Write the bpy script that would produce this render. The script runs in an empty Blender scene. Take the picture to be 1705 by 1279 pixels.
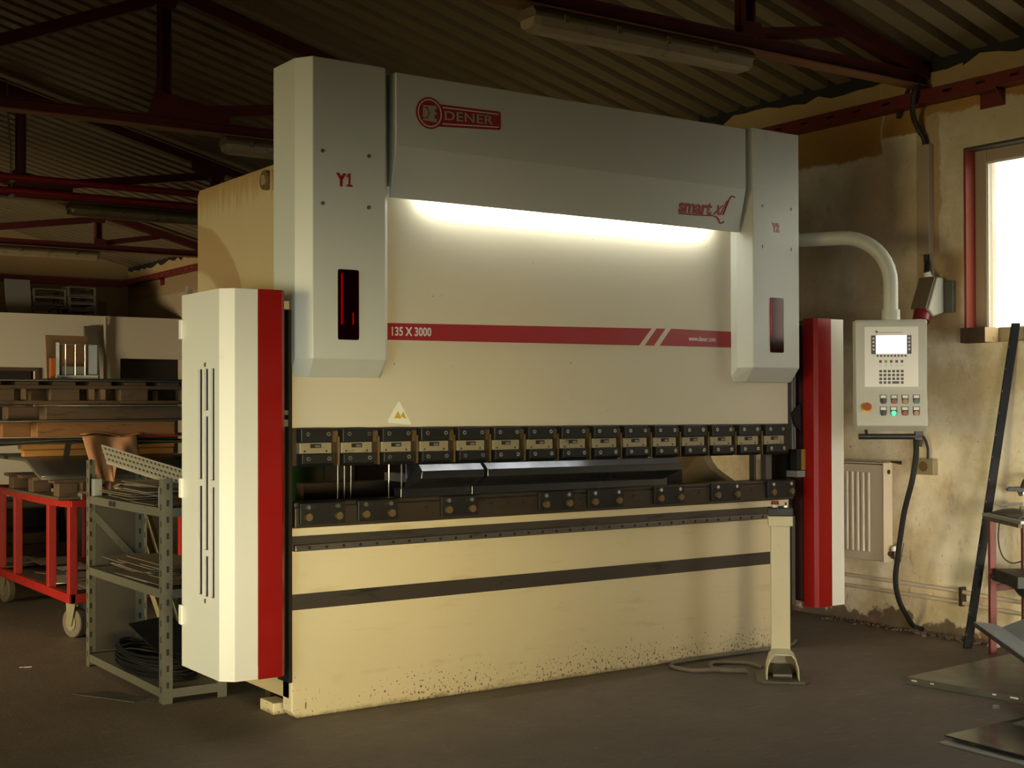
import bpy, bmesh, math, random
from mathutils import Vector, Matrix
random.seed(7)
scene = bpy.context.scene
C = scene.collection

# ------------------------------------------------------------------ camera
TH, PI_, RO = 0.60734, 0.00989, -0.00237
F_PX, CY_PX = 2216.46, 655.2
cam_pos = Vector((-2.49275, -5.2535, 1.34339))
fw = Vector((math.sin(TH), math.cos(TH), 0)); rt = Vector((math.cos(TH), -math.sin(TH), 0)); up = Vector((0, 0, 1))
cf = fw*math.cos(PI_)+up*math.sin(PI_); cu2 = up*math.cos(PI_)-fw*math.sin(PI_)
cr = rt*math.cos(RO)+cu2*math.sin(RO); cu = cu2*math.cos(RO)-rt*math.sin(RO)
cd = bpy.data.cameras.new('camera'); cam = bpy.data.objects.new('camera', cd); C.objects.link(cam)
cam.matrix_world = Matrix(((cr.x, cu.x, -cf.x, cam_pos.x), (cr.y, cu.y, -cf.y, cam_pos.y), (cr.z, cu.z, -cf.z, cam_pos.z), (0, 0, 0, 1)))
cd.sensor_fit = 'HORIZONTAL'; cd.sensor_width = 36.0; cd.lens = F_PX/1705*36.0
cd.shift_y = (CY_PX-639.5)/1705
cd.clip_end = 200
scene.camera = cam

# ------------------------------------------------------------------ world, lights, exposure
scene.view_settings.view_transform = 'Standard'
scene.view_settings.look = 'None'
scene.view_settings.gamma = 1.0
scene.view_settings.exposure = 0.0
scene.view_settings.use_curve_mapping = False
w = bpy.data.worlds.new('world'); scene.world = w; w.use_nodes = True
bg = w.node_tree.nodes['Background']; bg.inputs[1].default_value = 6.5
_n = w.node_tree.nodes; _l = w.node_tree.links
_tc = _n.new('ShaderNodeTexCoord'); _sx = _n.new('ShaderNodeSeparateXYZ'); _mr = _n.new('ShaderNodeMapRange'); _mx = _n.new('ShaderNodeMix'); _mx.data_type = 'RGBA'
_l.new(_tc.outputs['Generated'], _sx.inputs[0]); _l.new(_sx.outputs[2], _mr.inputs['Value'])
_mr.inputs['From Min'].default_value = -.06; _mr.inputs['From Max'].default_value = .02
_mx.inputs[6].default_value = (.30, .29, .26, 1); _mx.inputs[7].default_value = (1.0, .96, .82, 1)
_l.new(_mr.outputs[0], _mx.inputs[0]); _l.new(_mx.outputs[2], bg.inputs[0])

def area(name, loc, target, sx, sy, energy, col, spread=180):
    l = bpy.data.lights.new(name, 'AREA'); l.shape = 'RECTANGLE'; l.size = sx; l.size_y = sy
    l.energy = energy; l.color = col; l.spread = math.radians(spread)
    o = bpy.data.objects.new(name, l); C.objects.link(o); o.location = loc
    d = Vector(target)-Vector(loc); o.rotation_euler = d.to_track_quat('-Z', 'Y').to_euler()
    return o
# stand-in area lights for unseen openings, walls stay solid; fills added to brighten
area('gate_daylight', (-1.5, -6.3, .55), (-.1, 0, .62), 2.4, .8, 13.5, (1.0, .79, .38), 34)
area('left_window_daylight', (-7.5, -.5, 1.3), (-.4, .6, .75), 3.0, 1.6, 27, (1.0, .86, .45), 50)
area('left_door_daylight', (-6.0, -3.5, 1.0), (-.4, .0, .6), 2.5, 1.6, 9, (1.0, .68, .32), 60)
area('guard_fill', (-4.6, -4.6, .7), (-.36, 0, .75), 1.6, 1.0, 7.5, (.55, .85, 1.0), 34)  # added fill that brightens the left guard
area('wall_fill', (-1.0, -7.5, .7), (3.95, -.35, .45), 1.6, 1.0, 6.5, (1.0, .86, .70), 24)  # added narrow fill for the lower right wall, no window there
area('wall_fill_low', (1.6, -6.5, .6), (4.0, -.5, .4), 1.2, .8, 3.2, (1.0, .85, .58), 22)  # second added fill on the lower right wall, no door there
area('front_right_fill', (3.2, -5.2, 1.6), (3.9, -.3, .5), 1.4, 1.2, 7, (.95, 1.0, .98), 60)  # fill added from the front right, source unseen
area('left_back_daylight', (-6.5, 1.6, 2.0), (-.25, 2.5, .55), 1.6, 1.0, 22, (1.0, .78, .46), 36)
area('far_hall_daylight', (-5, 8.5, 1.2), (2, 11.8, 1.3), 2.0, .8, 63, (1.0, .81, .53), 60)

# ------------------------------------------------------------------ node helpers
class NT:
    def __init__(s, name):
        s.m = bpy.data.materials.new(name); s.m.use_nodes = True
        s.n = s.m.node_tree.nodes; s.l = s.m.node_tree.links
        s.b = s.n['Principled BSDF']; s.tc = None
    def new(s, t): return s.n.new(t)
    def put(s, sock, v):
        if hasattr(v, 'is_output') or isinstance(v, bpy.types.NodeSocket): s.l.new(v, sock)
        elif isinstance(v, (tuple, list)):
            sock.default_value = tuple(v)+((1,) if len(v) == 3 and len(sock.default_value) == 4 else ())
        else: sock.default_value = v
    def pos(s):
        g = s.new('ShaderNodeNewGeometry'); return g.outputs['Position']
    def obj(s):
        if not s.tc: s.tc = s.new('ShaderNodeTexCoord')
        return s.tc.outputs['Object']
    def xyz(s, v):
        x = s.new('ShaderNodeSeparateXYZ'); s.l.new(v, x.inputs[0]); return x.outputs
    def mp(s, v, sc):
        x = s.new('ShaderNodeMapping'); s.l.new(v, x.inputs[0]); x.inputs['Scale'].default_value = sc; return x.outputs[0]
    def noise(s, v, scale, detail=4, rough=0.55):
        x = s.new('ShaderNodeTexNoise'); s.l.new(v, x.inputs['Vector']); x.inputs['Scale'].default_value = scale
        x.inputs['Detail'].default_value = detail; x.inputs['Roughness'].default_value = rough; return x.outputs['Fac']
    def math(s, op, a, b=0.0, clamp=False):
        x = s.new('ShaderNodeMath'); x.operation = op; x.use_clamp = clamp; s.put(x.inputs[0], a); s.put(x.inputs[1], b); return x.outputs[0]
    def ramp(s, v, lo, hi, smooth=True):
        x = s.new('ShaderNodeMapRange'); x.interpolation_type = 'SMOOTHSTEP' if smooth else 'LINEAR'
        s.put(x.inputs['Value'], v); s.put(x.inputs['From Min'], lo); s.put(x.inputs['From Max'], hi); return x.outputs[0]
    def mix(s, f, a, b):
        x = s.new('ShaderNodeMix'); x.data_type = 'RGBA'; s.put(x.inputs[0], f); s.put(x.inputs[6], a); s.put(x.inputs[7], b); return x.outputs[2]
    def out(s, col=None, rough=None, metal=None, bump=None, bstr=0.2, bdist=0.01):
        if col is not None: s.put(s.b.inputs['Base Color'], col)
        if rough is not None: s.put(s.b.inputs['Roughness'], rough)
        if metal is not None: s.put(s.b.inputs['Metallic'], metal)
        if bump is not None:
            x = s.new('ShaderNodeBump'); s.l.new(bump, x.inputs['Height']); x.inputs['Strength'].default_value = bstr; x.inputs['Distance'].default_value = bdist
            s.l.new(x.outputs[0], s.b.inputs['Normal'])
        return s.m
def dk(c, k): return (c[0]*k, c[1]*k, c[2]*k)

def paint(name, col, rough=0.45, metal=0.0, var=0.12, dirt=None, amount=0.45, dscale=3.0, stretch=(1, 1, 1), bump=0.0, spec=None):
    t = NT(name); o = t.obj()
    n = t.noise(t.mp(o, stretch), 2.2, 5)
    c = t.mix(n, dk(col, 1-var), dk(col, 1+var))
    if dirt:
        d = t.noise(t.mp(o, stretch), dscale*4, 6, 0.65)
        c = t.mix(t.ramp(d, 1-amount, 1-amount+0.18), c, dirt)
    r = t.ramp(t.noise(o, 9, 3), 0.0, 1.0); rr = t.math('ADD', t.math('MULTIPLY', r, 0.2), rough-0.1)
    if spec is not None: t.b.inputs['Specular IOR Level'].default_value = spec
    return t.out(c, rr, metal, t.noise(o, 60, 3) if bump else None, bump)
def emit(name, col, strength):
    t = NT(name); t.b.inputs['Base Color'].default_value = (*col, 1)
    t.b.inputs['Emission Color'].default_value = (*col, 1); t.b.inputs['Emission Strength'].default_value = strength
    return t.m
M = {}
M['cover'] = paint('cover_grey_white', (.54, .55, .48), .42, 0, .05, (.42, .41, .34), .34, .8)
M['red'] = paint('machine_red', (.235, .005, .004), .36, 0, .12, spec=.25)
M['maroon'] = paint('sticker_red', (.33, .022, .026), .38, 0, .06)
M['black'] = paint('blackened_steel', (.011, .0105, .010), .48, .2, .25)
M['blackplastic'] = paint('black_plastic', (.015, .015, .015), .45)
M['rubber'] = paint('black_rubber', (.012, .012, .011), .6)
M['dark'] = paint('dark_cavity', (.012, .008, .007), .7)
M['slotdark'] = paint('vent_dark_red', (.03, .008, .009), .6)
M['steel'] = paint('worn_steel', (.26, .24, .21), .42, .75, .2, (.12, .09, .06), .42, 3)
M['bright'] = paint('bright_steel', (.62, .60, .55), .3, .95, .1)
M['toolsteel'] = paint('ground_tool_steel', (.085, .086, .092), .22, .8, .2, (.05, .05, .052), .42, 4)
M['brownsteel'] = paint('oily_brown_steel', (.060, .044, .029), .42, .5, .35, (.03, .022, .014), .45, 2.5, (.6, 1, 2))
M['strip'] = paint('bare_oily_strip', (.085, .070, .056), .38, .5, .25, (.04, .033, .025), .46, 2, (.5, 1, 3))
M['brass'] = paint('aged_plate', (.33, .28, .17), .45, .35, .2, (.12, .085, .04), .42, 3)
M['gold'] = paint('old_bronze', (.20, .13, .05), .45, .5, .25)
M['zinc'] = paint('zinc_plate', (.27, .28, .26), .45, .5, .12)
M['galv'] = paint('grey_shelf_paint', (.115, .11, .08), .5, .3, .2, (.06, .05, .036), .42, 3)
M['offcut'] = paint('sheet_offcuts', (.17, .14, .105), .5, .25, .3)
M['sheet'] = paint('rolled_sheet', (.27, .29, .29), .36, .55, .12)
M['darksheet'] = paint('dark_rolled_sheet', (.13, .13, .125), .36, .75, .2)
M['whiteplastic'] = paint('white_plastic', (.70, .69, .60), .45, 0, .06)
M['cream2'] = paint('stand_cream', (.62, .57, .38), .5, 0, .08, (.36, .29, .16), .40, 3)
M['pendant'] = paint('pendant_grey', (.48, .48, .39), .45, 0, .05)
M['face'] = paint('face_film', (.82, .81, .71), .4, 0, .03)
M['radiator'] = paint('radiator_paint', (.60, .52, .39), .5, 0, .1, (.36, .20, .10), .38, 1.2)
M['cart'] = paint('cart_red', (.29, .012, .007), .45, 0, .12, (.22, .11, .05), .33, 5)
M['standred'] = paint('stand_red', (.14, .017, .010), .5, 0, .25, (.07, .032, .02), .42, 3)
M['truss'] = paint('oxide_red', (.075, .006, .005), .55, 0, .3)
M['pipered'] = paint('sprinkler_red', (.28, .008, .012), .45, 0, .1)
M['railred'] = paint('rail_red', (.13, .014, .010), .5, 0, .25)
M['revealred'] = paint('reveal_red', (.22, .028, .009), .6, 0, .25, (.36, .22, .09), .34, 5)
M['frame'] = paint('window_frame', (.38, .30, .21), .5, 0, .08)
M['lamp'] = paint('old_diffuser', (.27, .22, .13), .4, 0, .2, (.10, .075, .04), .44, 3)
M['lampbody'] = paint('old_lamp_body', (.13, .10, .055), .5, 0, .25)
M['roof'] = paint('roof_sheet', (.225, .178, .102), .55, .1, .12, (.15, .11, .06), .38, .7)
M['tyre'] = paint('caster_tyre', (.12, .095, .065), .7)
M['casterzinc'] = paint('caster_zinc', (.30, .27, .17), .45, .5)
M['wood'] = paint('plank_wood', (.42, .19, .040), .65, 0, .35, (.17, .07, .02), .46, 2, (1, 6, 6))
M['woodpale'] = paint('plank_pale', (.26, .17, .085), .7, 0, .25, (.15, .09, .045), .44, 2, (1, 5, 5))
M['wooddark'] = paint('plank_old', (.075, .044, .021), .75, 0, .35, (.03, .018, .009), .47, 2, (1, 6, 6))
M['cloth'] = paint('brown_leather', (.30, .135, .055), .7, 0, .2, (.18, .08, .035), .42, 1.5)
M['cardboard'] = paint('cardboard', (.20, .11, .055), .8)
M['partition'] = paint('partition_plaster', (.50, .46, .36), .8, 0, .08, (.36, .31, .22), .36, .5)
M['gable'] = paint('gable_plaster', (.34, .24, .11), .85, 0, .15)
M['green'] = paint('drum_green', (.02, .07, .014), .5)
M['bin'] = paint('bin_grey', (.42, .44, .40), .5)
M['lidgreen'] = paint('lid_green', (.04, .32, .08), .5)
M['rope'] = paint('cable_grey', (.16, .14, .10), .6)
M['yellow'] = paint('knob_yellow', (.60, .38, .02), .45)
M['orange'] = paint('knob_orange', (.32, .075, .008), .4)
M['btnred'] = paint('button_red', (.20, .012, .008), .4)
M['btngreen'] = paint('button_green', (.006, .085, .038), .4)
M['btnyellow'] = paint('button_amber', (.27, .13, .012), .4)
M['keygrey'] = paint('key_grey', (.085, .085, .072), .5)
M['screen'] = emit('screen_glow', (.92, .96, 1.0), 1.3)
M['led'] = emit('led_glow', (.94, .98, 1.0), 30)
M['greenlit'] = emit('lamp_green', (.05, .9, .35), 1.2)
M['rust'] = paint('lit_rusty_flange', (.24, .11, .05), .55, .2, .2)  # rust tone lightened to carry light reflected from below
M['endplate'] = paint('brown_plate', (.060, .046, .029), .6, 0, .2)
M['timberbeam'] = paint('beam_wood', (.19, .082, .024), .7, 0, .35, (.07, .03, .011), .46, 2, (1, 6, 6))
M['endgrain'] = paint('sawn_end', (.60, .44, .24), .75, 0, .25, (.35, .2, .1), .45, 9)
M['sensoryellow'] = paint('dull_yellow', (.22, .12, .01), .5)
M['pipegrey'] = paint('drain_grey', (.26, .23, .17), .6)
M['redglow'] = emit('edge_glow_red', (1.0, .03, .025), .55)  # emission standing in for light caught in the red acrylic
M['orangeglow'] = emit('edge_glow_orange', (1.0, .16, .03), .8)  # same stand-in glow, orange glint behind the acrylic
M['greysheet'] = paint('dull_grey_sheet', (.16, .165, .15), .34, .5, .15)
M['bluesheet'] = paint('sheet_window_sheen', (.30, .345, .37), .42, .2, .08)  # pale blue cast is the window reflection put into the colour
M['stripsteel'] = paint('strip_steel', (.27, .25, .19), .4, .35, .12)
M['railsteel'] = paint('worn_rail_steel', (.15, .13, .11), .36, .6, .3, (.05, .04, .03), .46, 2, (.6, 1, 2))
M['plugred'] = paint('plug_red', (.16, .010, .012), .4)
M['keygreen'] = paint('key_green', (.10, .34, .06), .5)
M['paper'] = paint('paper_scrap', (.62, .62, .55), .8)
M['brick'] = paint('rubble', (.15, .11, .075), .9, 0, .3, (.30, .25, .18), .36, 6)
M['blackbar'] = paint('black_bar', (.0035, .004, .0045), .6, 0, .2, spec=.25)
M['warnwhite'] = paint('sticker_white', (.82, .80, .66), .5, 0, .05)
M['ink'] = paint('marker_ink', (.015, .014, .012), .6)
M['textwhite'] = paint('print_white', (.62, .58, .52), .5)
M['logogrey'] = paint('logo_grey', (.34, .32, .27), .45)
M['textred'] = paint('print_red', (.30, .010, .012), .4)

def m_cream():
    t = NT('cream_body'); p = t.obj(); x, y, z = t.xyz(p)
    n = t.noise(p, 1.3, 5)
    c = t.mix(n, (.60, .49, .28), (.70, .60, .38))
    smear = t.noise(t.mp(p, (.9, 1, 5)), 3.2, 5, .6)
    c = t.mix(t.math('MULTIPLY', t.ramp(smear, .55, .75), .45), c, (.47, .33, .15))
    # chips and rust towards the bottom edge
    sp = t.noise(t.mp(p, (1, 1, .85)), 84, 2, .5); thr = t.math('ADD', t.ramp(z, 0.0, .34), .0)
    lim = t.math('ADD', t.math('MULTIPLY', thr, .15), .655)
    big = t.math('MULTIPLY', t.ramp(t.math('ADD', t.noise(p, 2.1, 3), t.math('MULTIPLY', t.ramp(x, .3, 1.9), .14)), .42, .66), .085)
    chips = t.ramp(t.math('ADD', sp, t.math('MULTIPLY', big, t.math('SUBTRACT', 1.0, thr))), lim, t.math('ADD', lim, .03))
    c = t.mix(chips, c, (.12, .075, .035))
    sc = t.noise(t.mp(p, (1, 1, .22)), 24, 2, .5)
    c = t.mix(t.ramp(sc, .735, .76), c, (.16, .10, .045))
    edge = t.ramp(t.math('ADD', z, t.math('MULTIPLY', t.noise(p, 14, 4), .05)), .05, .022)
    c = t.mix(t.math('MULTIPLY', edge, .75), c, (.20, .14, .07))
    return t.out(c, .42)
M['cream'] = m_cream()
def m_ram():
    t = NT('ram_paint'); p = t.obj(); x, y, z = t.xyz(p)
    c = t.mix(t.noise(p, 1.1, 4), (.58, .505, .345), (.66, .59, .43))
    sp = t.noise(t.mp(p, (1, 1, .7)), 48, 2, .5)
    c = t.mix(t.ramp(sp, .745, .77), c, (.14, .10, .055))
    return t.out(c, .45)
M['ram'] = m_ram()
def m_frame():
    t = NT('side_frame_paint'); p = t.obj(); x, y, z = t.xyz(p)
    c = t.mix(t.noise(p, 1.5, 4), (.40, .30, .155), (.47, .38, .21))
    st = t.noise(t.mp(p, (1, 9, 1.2)), 3.2, 4)
    top = t.ramp(t.math('ADD', z, t.math('MULTIPLY', st, .30)), 2.42, 2.56)
    c = t.mix(t.math('MULTIPLY', top, .8), c, (.30, .17, .055))
    dy = t.math('SUBTRACT', y, 1.12); dz = t.math('SUBTRACT', z, 1.56)
    r = t.math('SQRT', t.math('ADD', t.math('MULTIPLY', dy, dy), t.math('MULTIPLY', dz, dz)))
    r = t.math('ADD', r, t.math('MULTIPLY', t.noise(p, 5, 3), .05))
    band = t.math('MULTIPLY', t.ramp(r, .47, .50), t.ramp(r, .72, .70))
    c = t.mix(t.math('MULTIPLY', band, .75), c, (.30, .18, .075))
    return t.out(c, .5)
M['sideframe'] = m_frame()
def m_floor():
    t = NT('concrete_floor'); p = t.pos(); x, y, z = t.xyz(p)
    c = t.mix(t.ramp(t.noise(p, .9, 6, .6), .3, .7), (.105, .080, .058), (.150, .118, .088))
    c = t.mix(t.math('MULTIPLY', t.ramp(t.noise(p, 9, 6, .7), .45, .75), .5), c, (.085, .062, .044))
    scr = t.noise(t.mp(p, (1.2, 7, 1)), 5, 6, .7)
    c = t.mix(t.math('MULTIPLY', t.ramp(scr, .56, .70), .55), c, (.27, .22, .165))
    sp2 = t.noise(p, 26, 6, .75)
    c = t.mix(t.math('MULTIPLY', t.ramp(sp2, .52, .72), .5), c, (.055, .040, .028))
    fl = t.noise(p, 75, 2, .5)
    c = t.mix(t.ramp(fl, .745, .77), c, (.34, .30, .23))
    return t.out(c, t.math('ADD', t.math('MULTIPLY', t.noise(p, 3, 4), .25), .5), 0, t.noise(p, 45, 5, .7), .4, .006)
M['floor'] = m_floor()
def m_wall():
    t = NT('old_wall_paint'); p = t.pos(); x, y, z = t.xyz(p)
    nz = t.math('SUBTRACT', t.noise(p, 5.0, 6, .65), .5); fine = t.math('SUBTRACT', t.noise(p, 1.6, 4), .5)
    zz = t.math('ADD', z, t.math('MULTIPLY', nz, .10)); yy = t.math('ADD', y, t.math('MULTIPLY', nz, .10))
    c = t.mix(t.ramp(t.noise(p, 1.8, 6, .6), .35, .68), (.54, .44, .29), (.78, .71, .56))
    low = t.mix(t.ramp(t.noise(p, 2.4, 6, .65), .35, .65), (.64, .53, .32), (.88, .82, .63))
    c = t.mix(t.ramp(zz, 1.76, 1.70), c, low)
    ochre = t.mix(t.noise(p, 7, 5, .7), (.30, .145, .022), (.42, .24, .06))
    # ochre coat showing above the last white coat, left of the trunking
    m1 = t.math('MULTIPLY', t.ramp(zz, 2.87, 2.90), t.ramp(yy, .14, .16))
    m2 = t.math('MULTIPLY', t.math('MULTIPLY', t.ramp(zz, 2.965, 2.98), t.ramp(yy, .16, .13)), t.ramp(y, -.20, -.17))
    m3 = t.math('MULTIPLY', t.ramp(t.math('ADD', zz, t.math('MULTIPLY', fine, .35)), 3.02, 3.05), t.ramp(y, -.16, -.19))
    m4 = t.math('MULTIPLY', t.math('MULTIPLY', t.ramp(yy, -.285, -.27), t.ramp(y, -.10, -.12)), t.ramp(z, 1.95, 2.05))
    m5 = t.math('MULTIPLY', t.math('MULTIPLY', t.ramp(zz, 1.75, 1.80), t.ramp(zz, 2.27, 2.20)), t.math('MULTIPLY', t.ramp(yy, -.46, -.40), t.ramp(yy, -.16, -.21)))
    m = t.math('MAXIMUM', t.math('MAXIMUM', m1, m2), t.math('MAXIMUM', m3, t.math('MULTIPLY', m4, .6)))
    m = t.math('MAXIMUM', m, t.math('MULTIPLY', m5, .62))
    c = t.mix(m, c, ochre)
    m = t.math('MULTIPLY', m, t.ramp(y, 5.5, 4.5))
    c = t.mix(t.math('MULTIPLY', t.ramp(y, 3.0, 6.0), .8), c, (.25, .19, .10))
    # bare tan plaster above the rail
    c = t.mix(t.math('MULTIPLY', t.ramp(zz, 3.17, 3.20), .85), c, t.mix(t.noise(p, 3, 5, .65), (.34, .22, .07), (.46, .35, .18)))
    # rusty patches and drips low on the wall
    rust = t.math('MULTIPLY', t.ramp(t.noise(t.mp(p, (1, 2.6, .9)), 3.0, 6, .7), .56, .70), t.ramp(z, 1.2, .55))
    c = t.mix(t.math('MULTIPLY', rust, .75), c, (.40, .23, .10))
    sp = t.noise(p, 55, 2)
    c = t.mix(t.ramp(sp, .73, .76), c, (.20, .14, .08))
    grime = t.ramp(t.math('ADD', z, t.math('MULTIPLY', nz, .42)), .085, .055)
    c = t.mix(t.math('MULTIPLY', grime, .92), c, t.mix(t.ramp(t.noise(p, 4, 4), .5, .6), (.12, .085, .055), (.22, .10, .055)))
    grit = t.noise(t.mp(p, (1, 1, .7)), 11, 7, .75)
    c = t.mix(t.math('MULTIPLY', t.ramp(grit, .56, .70), .35), c, (.36, .27, .16))
    return t.out(c, .75, 0, t.noise(p, 12, 7, .7), .35, .02)
M['wall'] = m_wall()
def m_glass(name, col, rough=0.02, alpha_mix=.9):
    t = NT(name); n = t.n; l = t.l
    tr = n.new('ShaderNodeBsdfTransparent'); tr.inputs[0].default_value = (*col, 1)
    gl = n.new('ShaderNodeBsdfGlossy'); gl.inputs['Roughness'].default_value = rough
    mx = n.new('ShaderNodeMixShader'); mx.inputs[0].default_value = 1-alpha_mix
    l.new(tr.outputs[0], mx.inputs[1]); l.new(gl.outputs[0], mx.inputs[2]); l.new(mx.outputs[0], n['Material Output'].inputs[0])
    return t.m
M['glass'] = m_glass('window_glass', (.96, .97, .96))
M['redglass'] = m_glass('red_acrylic', (.60, .06, .06), .10, .975)

# ------------------------------------------------------------------ mesh builder
W = {}   # world matrix of every parent
class MB:
    def __init__(s): s.bm = bmesh.new()
    def poly(s, pts, faces):
        v = [s.bm.verts.new(p) for p in pts]
        for f in faces:
            try: s.bm.faces.new([v[i] for i in f])
            except ValueError: pass
        return s
    def box(s, x0, x1, y0, y1, z0, z1):
        p = [(x0, y0, z0), (x1, y0, z0), (x1, y1, z0), (x0, y1, z0), (x0, y0, z1), (x1, y0, z1), (x1, y1, z1), (x0, y1, z1)]
        return s.poly(p, [(3, 2, 1, 0), (4, 5, 6, 7), (0, 1, 5, 4), (1, 2, 6, 5), (2, 3, 7, 6), (3, 0, 4, 7)])
    def obox(s, o, ax, ay, az):
        o = Vector(o); ax = Vector(ax); ay = Vector(ay); az = Vector(az)
        p = [o, o+ax, o+ax+ay, o+ay, o+az, o+ax+az, o+ax+ay+az, o+ay+az]
        return s.poly(p, [(3, 2, 1, 0), (4, 5, 6, 7), (0, 1, 5, 4), (1, 2, 6, 5), (2, 3, 7, 6), (3, 0, 4, 7)])
    def bar(s, a, b, wid, hei, upv=(0, 0, 1)):
        a = Vector(a); b = Vector(b); d = (b-a).normalized(); u = Vector(upv); sx = d.cross(u).normalized(); u = sx.cross(d).normalized()
        return s.obox(a-sx*wid/2-u*hei/2, b-a, sx*wid, u*hei)
    def loft(s, rings, cap=True):
        n = len(rings[0]); pts = [p for r in rings for p in r]; f = []
        for k in range(len(rings)-1):
            for i in range(n):
                j = (i+1) % n; f.append((k*n+i, k*n+j, (k+1)*n+j, (k+1)*n+i))
        if cap: f += [tuple(reversed(range(n))), tuple(range((len(rings)-1)*n, len(rings)*n))]
        return s.poly(pts, f)
    def prism(s, pts2, axis, a, b):
        def mk(p, h): return {'x': (h, p[0], p[1]), 'y': (p[0], h, p[1]), 'z': (p[0], p[1], h)}[axis]
        return s.loft([[mk(p, a) for p in pts2], [mk(p, b) for p in pts2]])
    def cyl(s, a, b, r, seg=16, r2=None):
        a = Vector(a); b = Vector(b); d = (b-a).normalized(); u = Vector((0, 0, 1)) if abs(d.z) < .9 else Vector((1, 0, 0))
        x = d.cross(u).normalized(); y = d.cross(x); r2 = r if r2 is None else r2
        R0 = [a+(x*math.cos(t)+y*math.sin(t))*r for t in [2*math.pi*i/seg for i in range(seg)]]
        R1 = [b+(x*math.cos(t)+y*math.sin(t))*r2 for t in [2*math.pi*i/seg for i in range(seg)]]
        return s.loft([R0, R1])
    def tube(s, path, r, seg=10):
        path = [Vector(p) for p in path]; rings = []; px = None
        for i, p in enumerate(path):
            d = (path[min(i+1, len(path)-1)]-path[max(i-1, 0)]).normalized()
            if px is None:
                u = Vector((0, 0, 1)) if abs(d.z) < .9 else Vector((1, 0, 0)); px = d.cross(u).normalized()
            px = (px-d*px.dot(d)).normalized(); y = d.cross(px)
            rr = r[i] if isinstance(r, (list, tuple)) else r
            rings.append([p+(px*math.cos(t)+y*math.sin(t))*rr for t in [2*math.pi*k/seg for k in range(seg)]])
        return s.loft(rings)
    def grid(s, fn, nu, nv):
        pts = [fn(i/nu, j/nv) for j in range(nv+1) for i in range(nu+1)]
        return s.poly(pts, [(j*(nu+1)+i, j*(nu+1)+i+1, (j+1)*(nu+1)+i+1, (j+1)*(nu+1)+i) for j in range(nv) for i in range(nu)])
    def build(s, name, mat, parent=None, bevel=0, smooth=False, solid=0, segs=2, world=True):
        me = bpy.data.meshes.new(name)
        bmesh.ops.recalc_face_normals(s.bm, faces=s.bm.faces)
        if parent is not None and world: s.bm.transform(W[parent.name].inverted())
        s.bm.to_mesh(me); s.bm.free()
        o = bpy.data.objects.new(name, me); C.objects.link(o); me.materials.append(M[mat] if isinstance(mat, str) else mat)
        if parent is not None: o.parent = parent; W[o.name] = W[parent.name]
        else: W[o.name] = Matrix.Identity(4)
        if solid:
            k = o.modifiers.new('thickness', 'SOLIDIFY'); k.thickness = solid; k.offset = 0
        if bevel:
            k = o.modifiers.new('edges', 'BEVEL'); k.width = bevel; k.segments = segs; k.limit_method = 'ANGLE'; k.angle_limit = math.radians(35)
        if smooth:
            for f in me.polygons: f.use_smooth = True
            try: me.set_sharp_from_angle(angle=math.radians(40))
            except Exception: pass
        return o
def spline(pts, n=8):
    pts = [Vector(p) for p in pts]; out = []
    for i in range(len(pts)-1):
        p0 = pts[max(i-1, 0)]; p1 = pts[i]; p2 = pts[i+1]; p3 = pts[min(i+2, len(pts)-1)]
        for k in range(n):
            t = k/n
            out.append(.5*((2*p1)+(p2-p0)*t+(2*p0-5*p1+4*p2-p3)*t*t+(3*p1-p0-3*p2+p3)*t**3))
    return out+[pts[-1]]
def thing(name, label, cat, loc=(0, 0, 0), rz=0, group=None):
    o = bpy.data.objects.new(name, None); C.objects.link(o); o.empty_display_size = .1
    o.location = loc; o.rotation_euler = (0, 0, rz)
    W[o.name] = Matrix.Translation(Vector(loc)) @ Matrix.Rotation(rz, 4, 'Z')
    return tag(o, label, cat, group)
def tag(o, label, cat, group=None, kind=None):
    o['label'] = label; o['category'] = cat
    if group: o['group'] = group
    if kind: o['kind'] = kind
    return o
def struct(o): o['kind'] = 'structure'; return o
def base(o):
    """put the origin of a one-mesh thing at the middle of its underside"""
    v = [x.co for x in o.data.vertices]
    c = Vector(((min(p.x for p in v)+max(p.x for p in v))/2, (min(p.y for p in v)+max(p.y for p in v))/2, min(p.z for p in v)))
    o.data.transform(Matrix.Translation(-c)); o.location = c; return o
def text(name, body, mat, parent, o, ux, uy, size, xs=1.0, offset=0.0, shear=0.0, ext=.0012, align='LEFT', spacing=1.0):
    """raised lettering: o = left end of the base line, ux / uy = reading and upward directions, in world space"""
    cu_ = bpy.data.curves.new(name, 'FONT'); cu_.body = body; cu_.size = size; cu_.offset = offset; cu_.shear = shear
    cu_.extrude = ext; cu_.align_x = align; cu_.space_character = spacing; cu_.resolution_u = 4
    t = bpy.data.objects.new(name, cu_); C.objects.link(t)
    dg = bpy.context.evaluated_depsgraph_get(); me = bpy.data.meshes.new_from_object(t.evaluated_get(dg))
    bpy.data.objects.remove(t); bpy.data.curves.remove(cu_)
    ux = Vector(ux).normalized(); uy = Vector(uy).normalized(); n = ux.cross(uy)
    mtx = Matrix(((ux.x*xs, uy.x, n.x, o[0]), (ux.y*xs, uy.y, n.y, o[1]), (ux.z*xs, uy.z, n.z, o[2]), (0, 0, 0, 1)))
    me.transform(W[parent.name].inverted() @ mtx)
    me.name = name; me.materials.clear(); me.materials.append(M[mat])
    ob = bpy.data.objects.new(name, me); C.objects.link(ob); ob.parent = parent; W[ob.name] = W[parent.name]
    return ob
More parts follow.
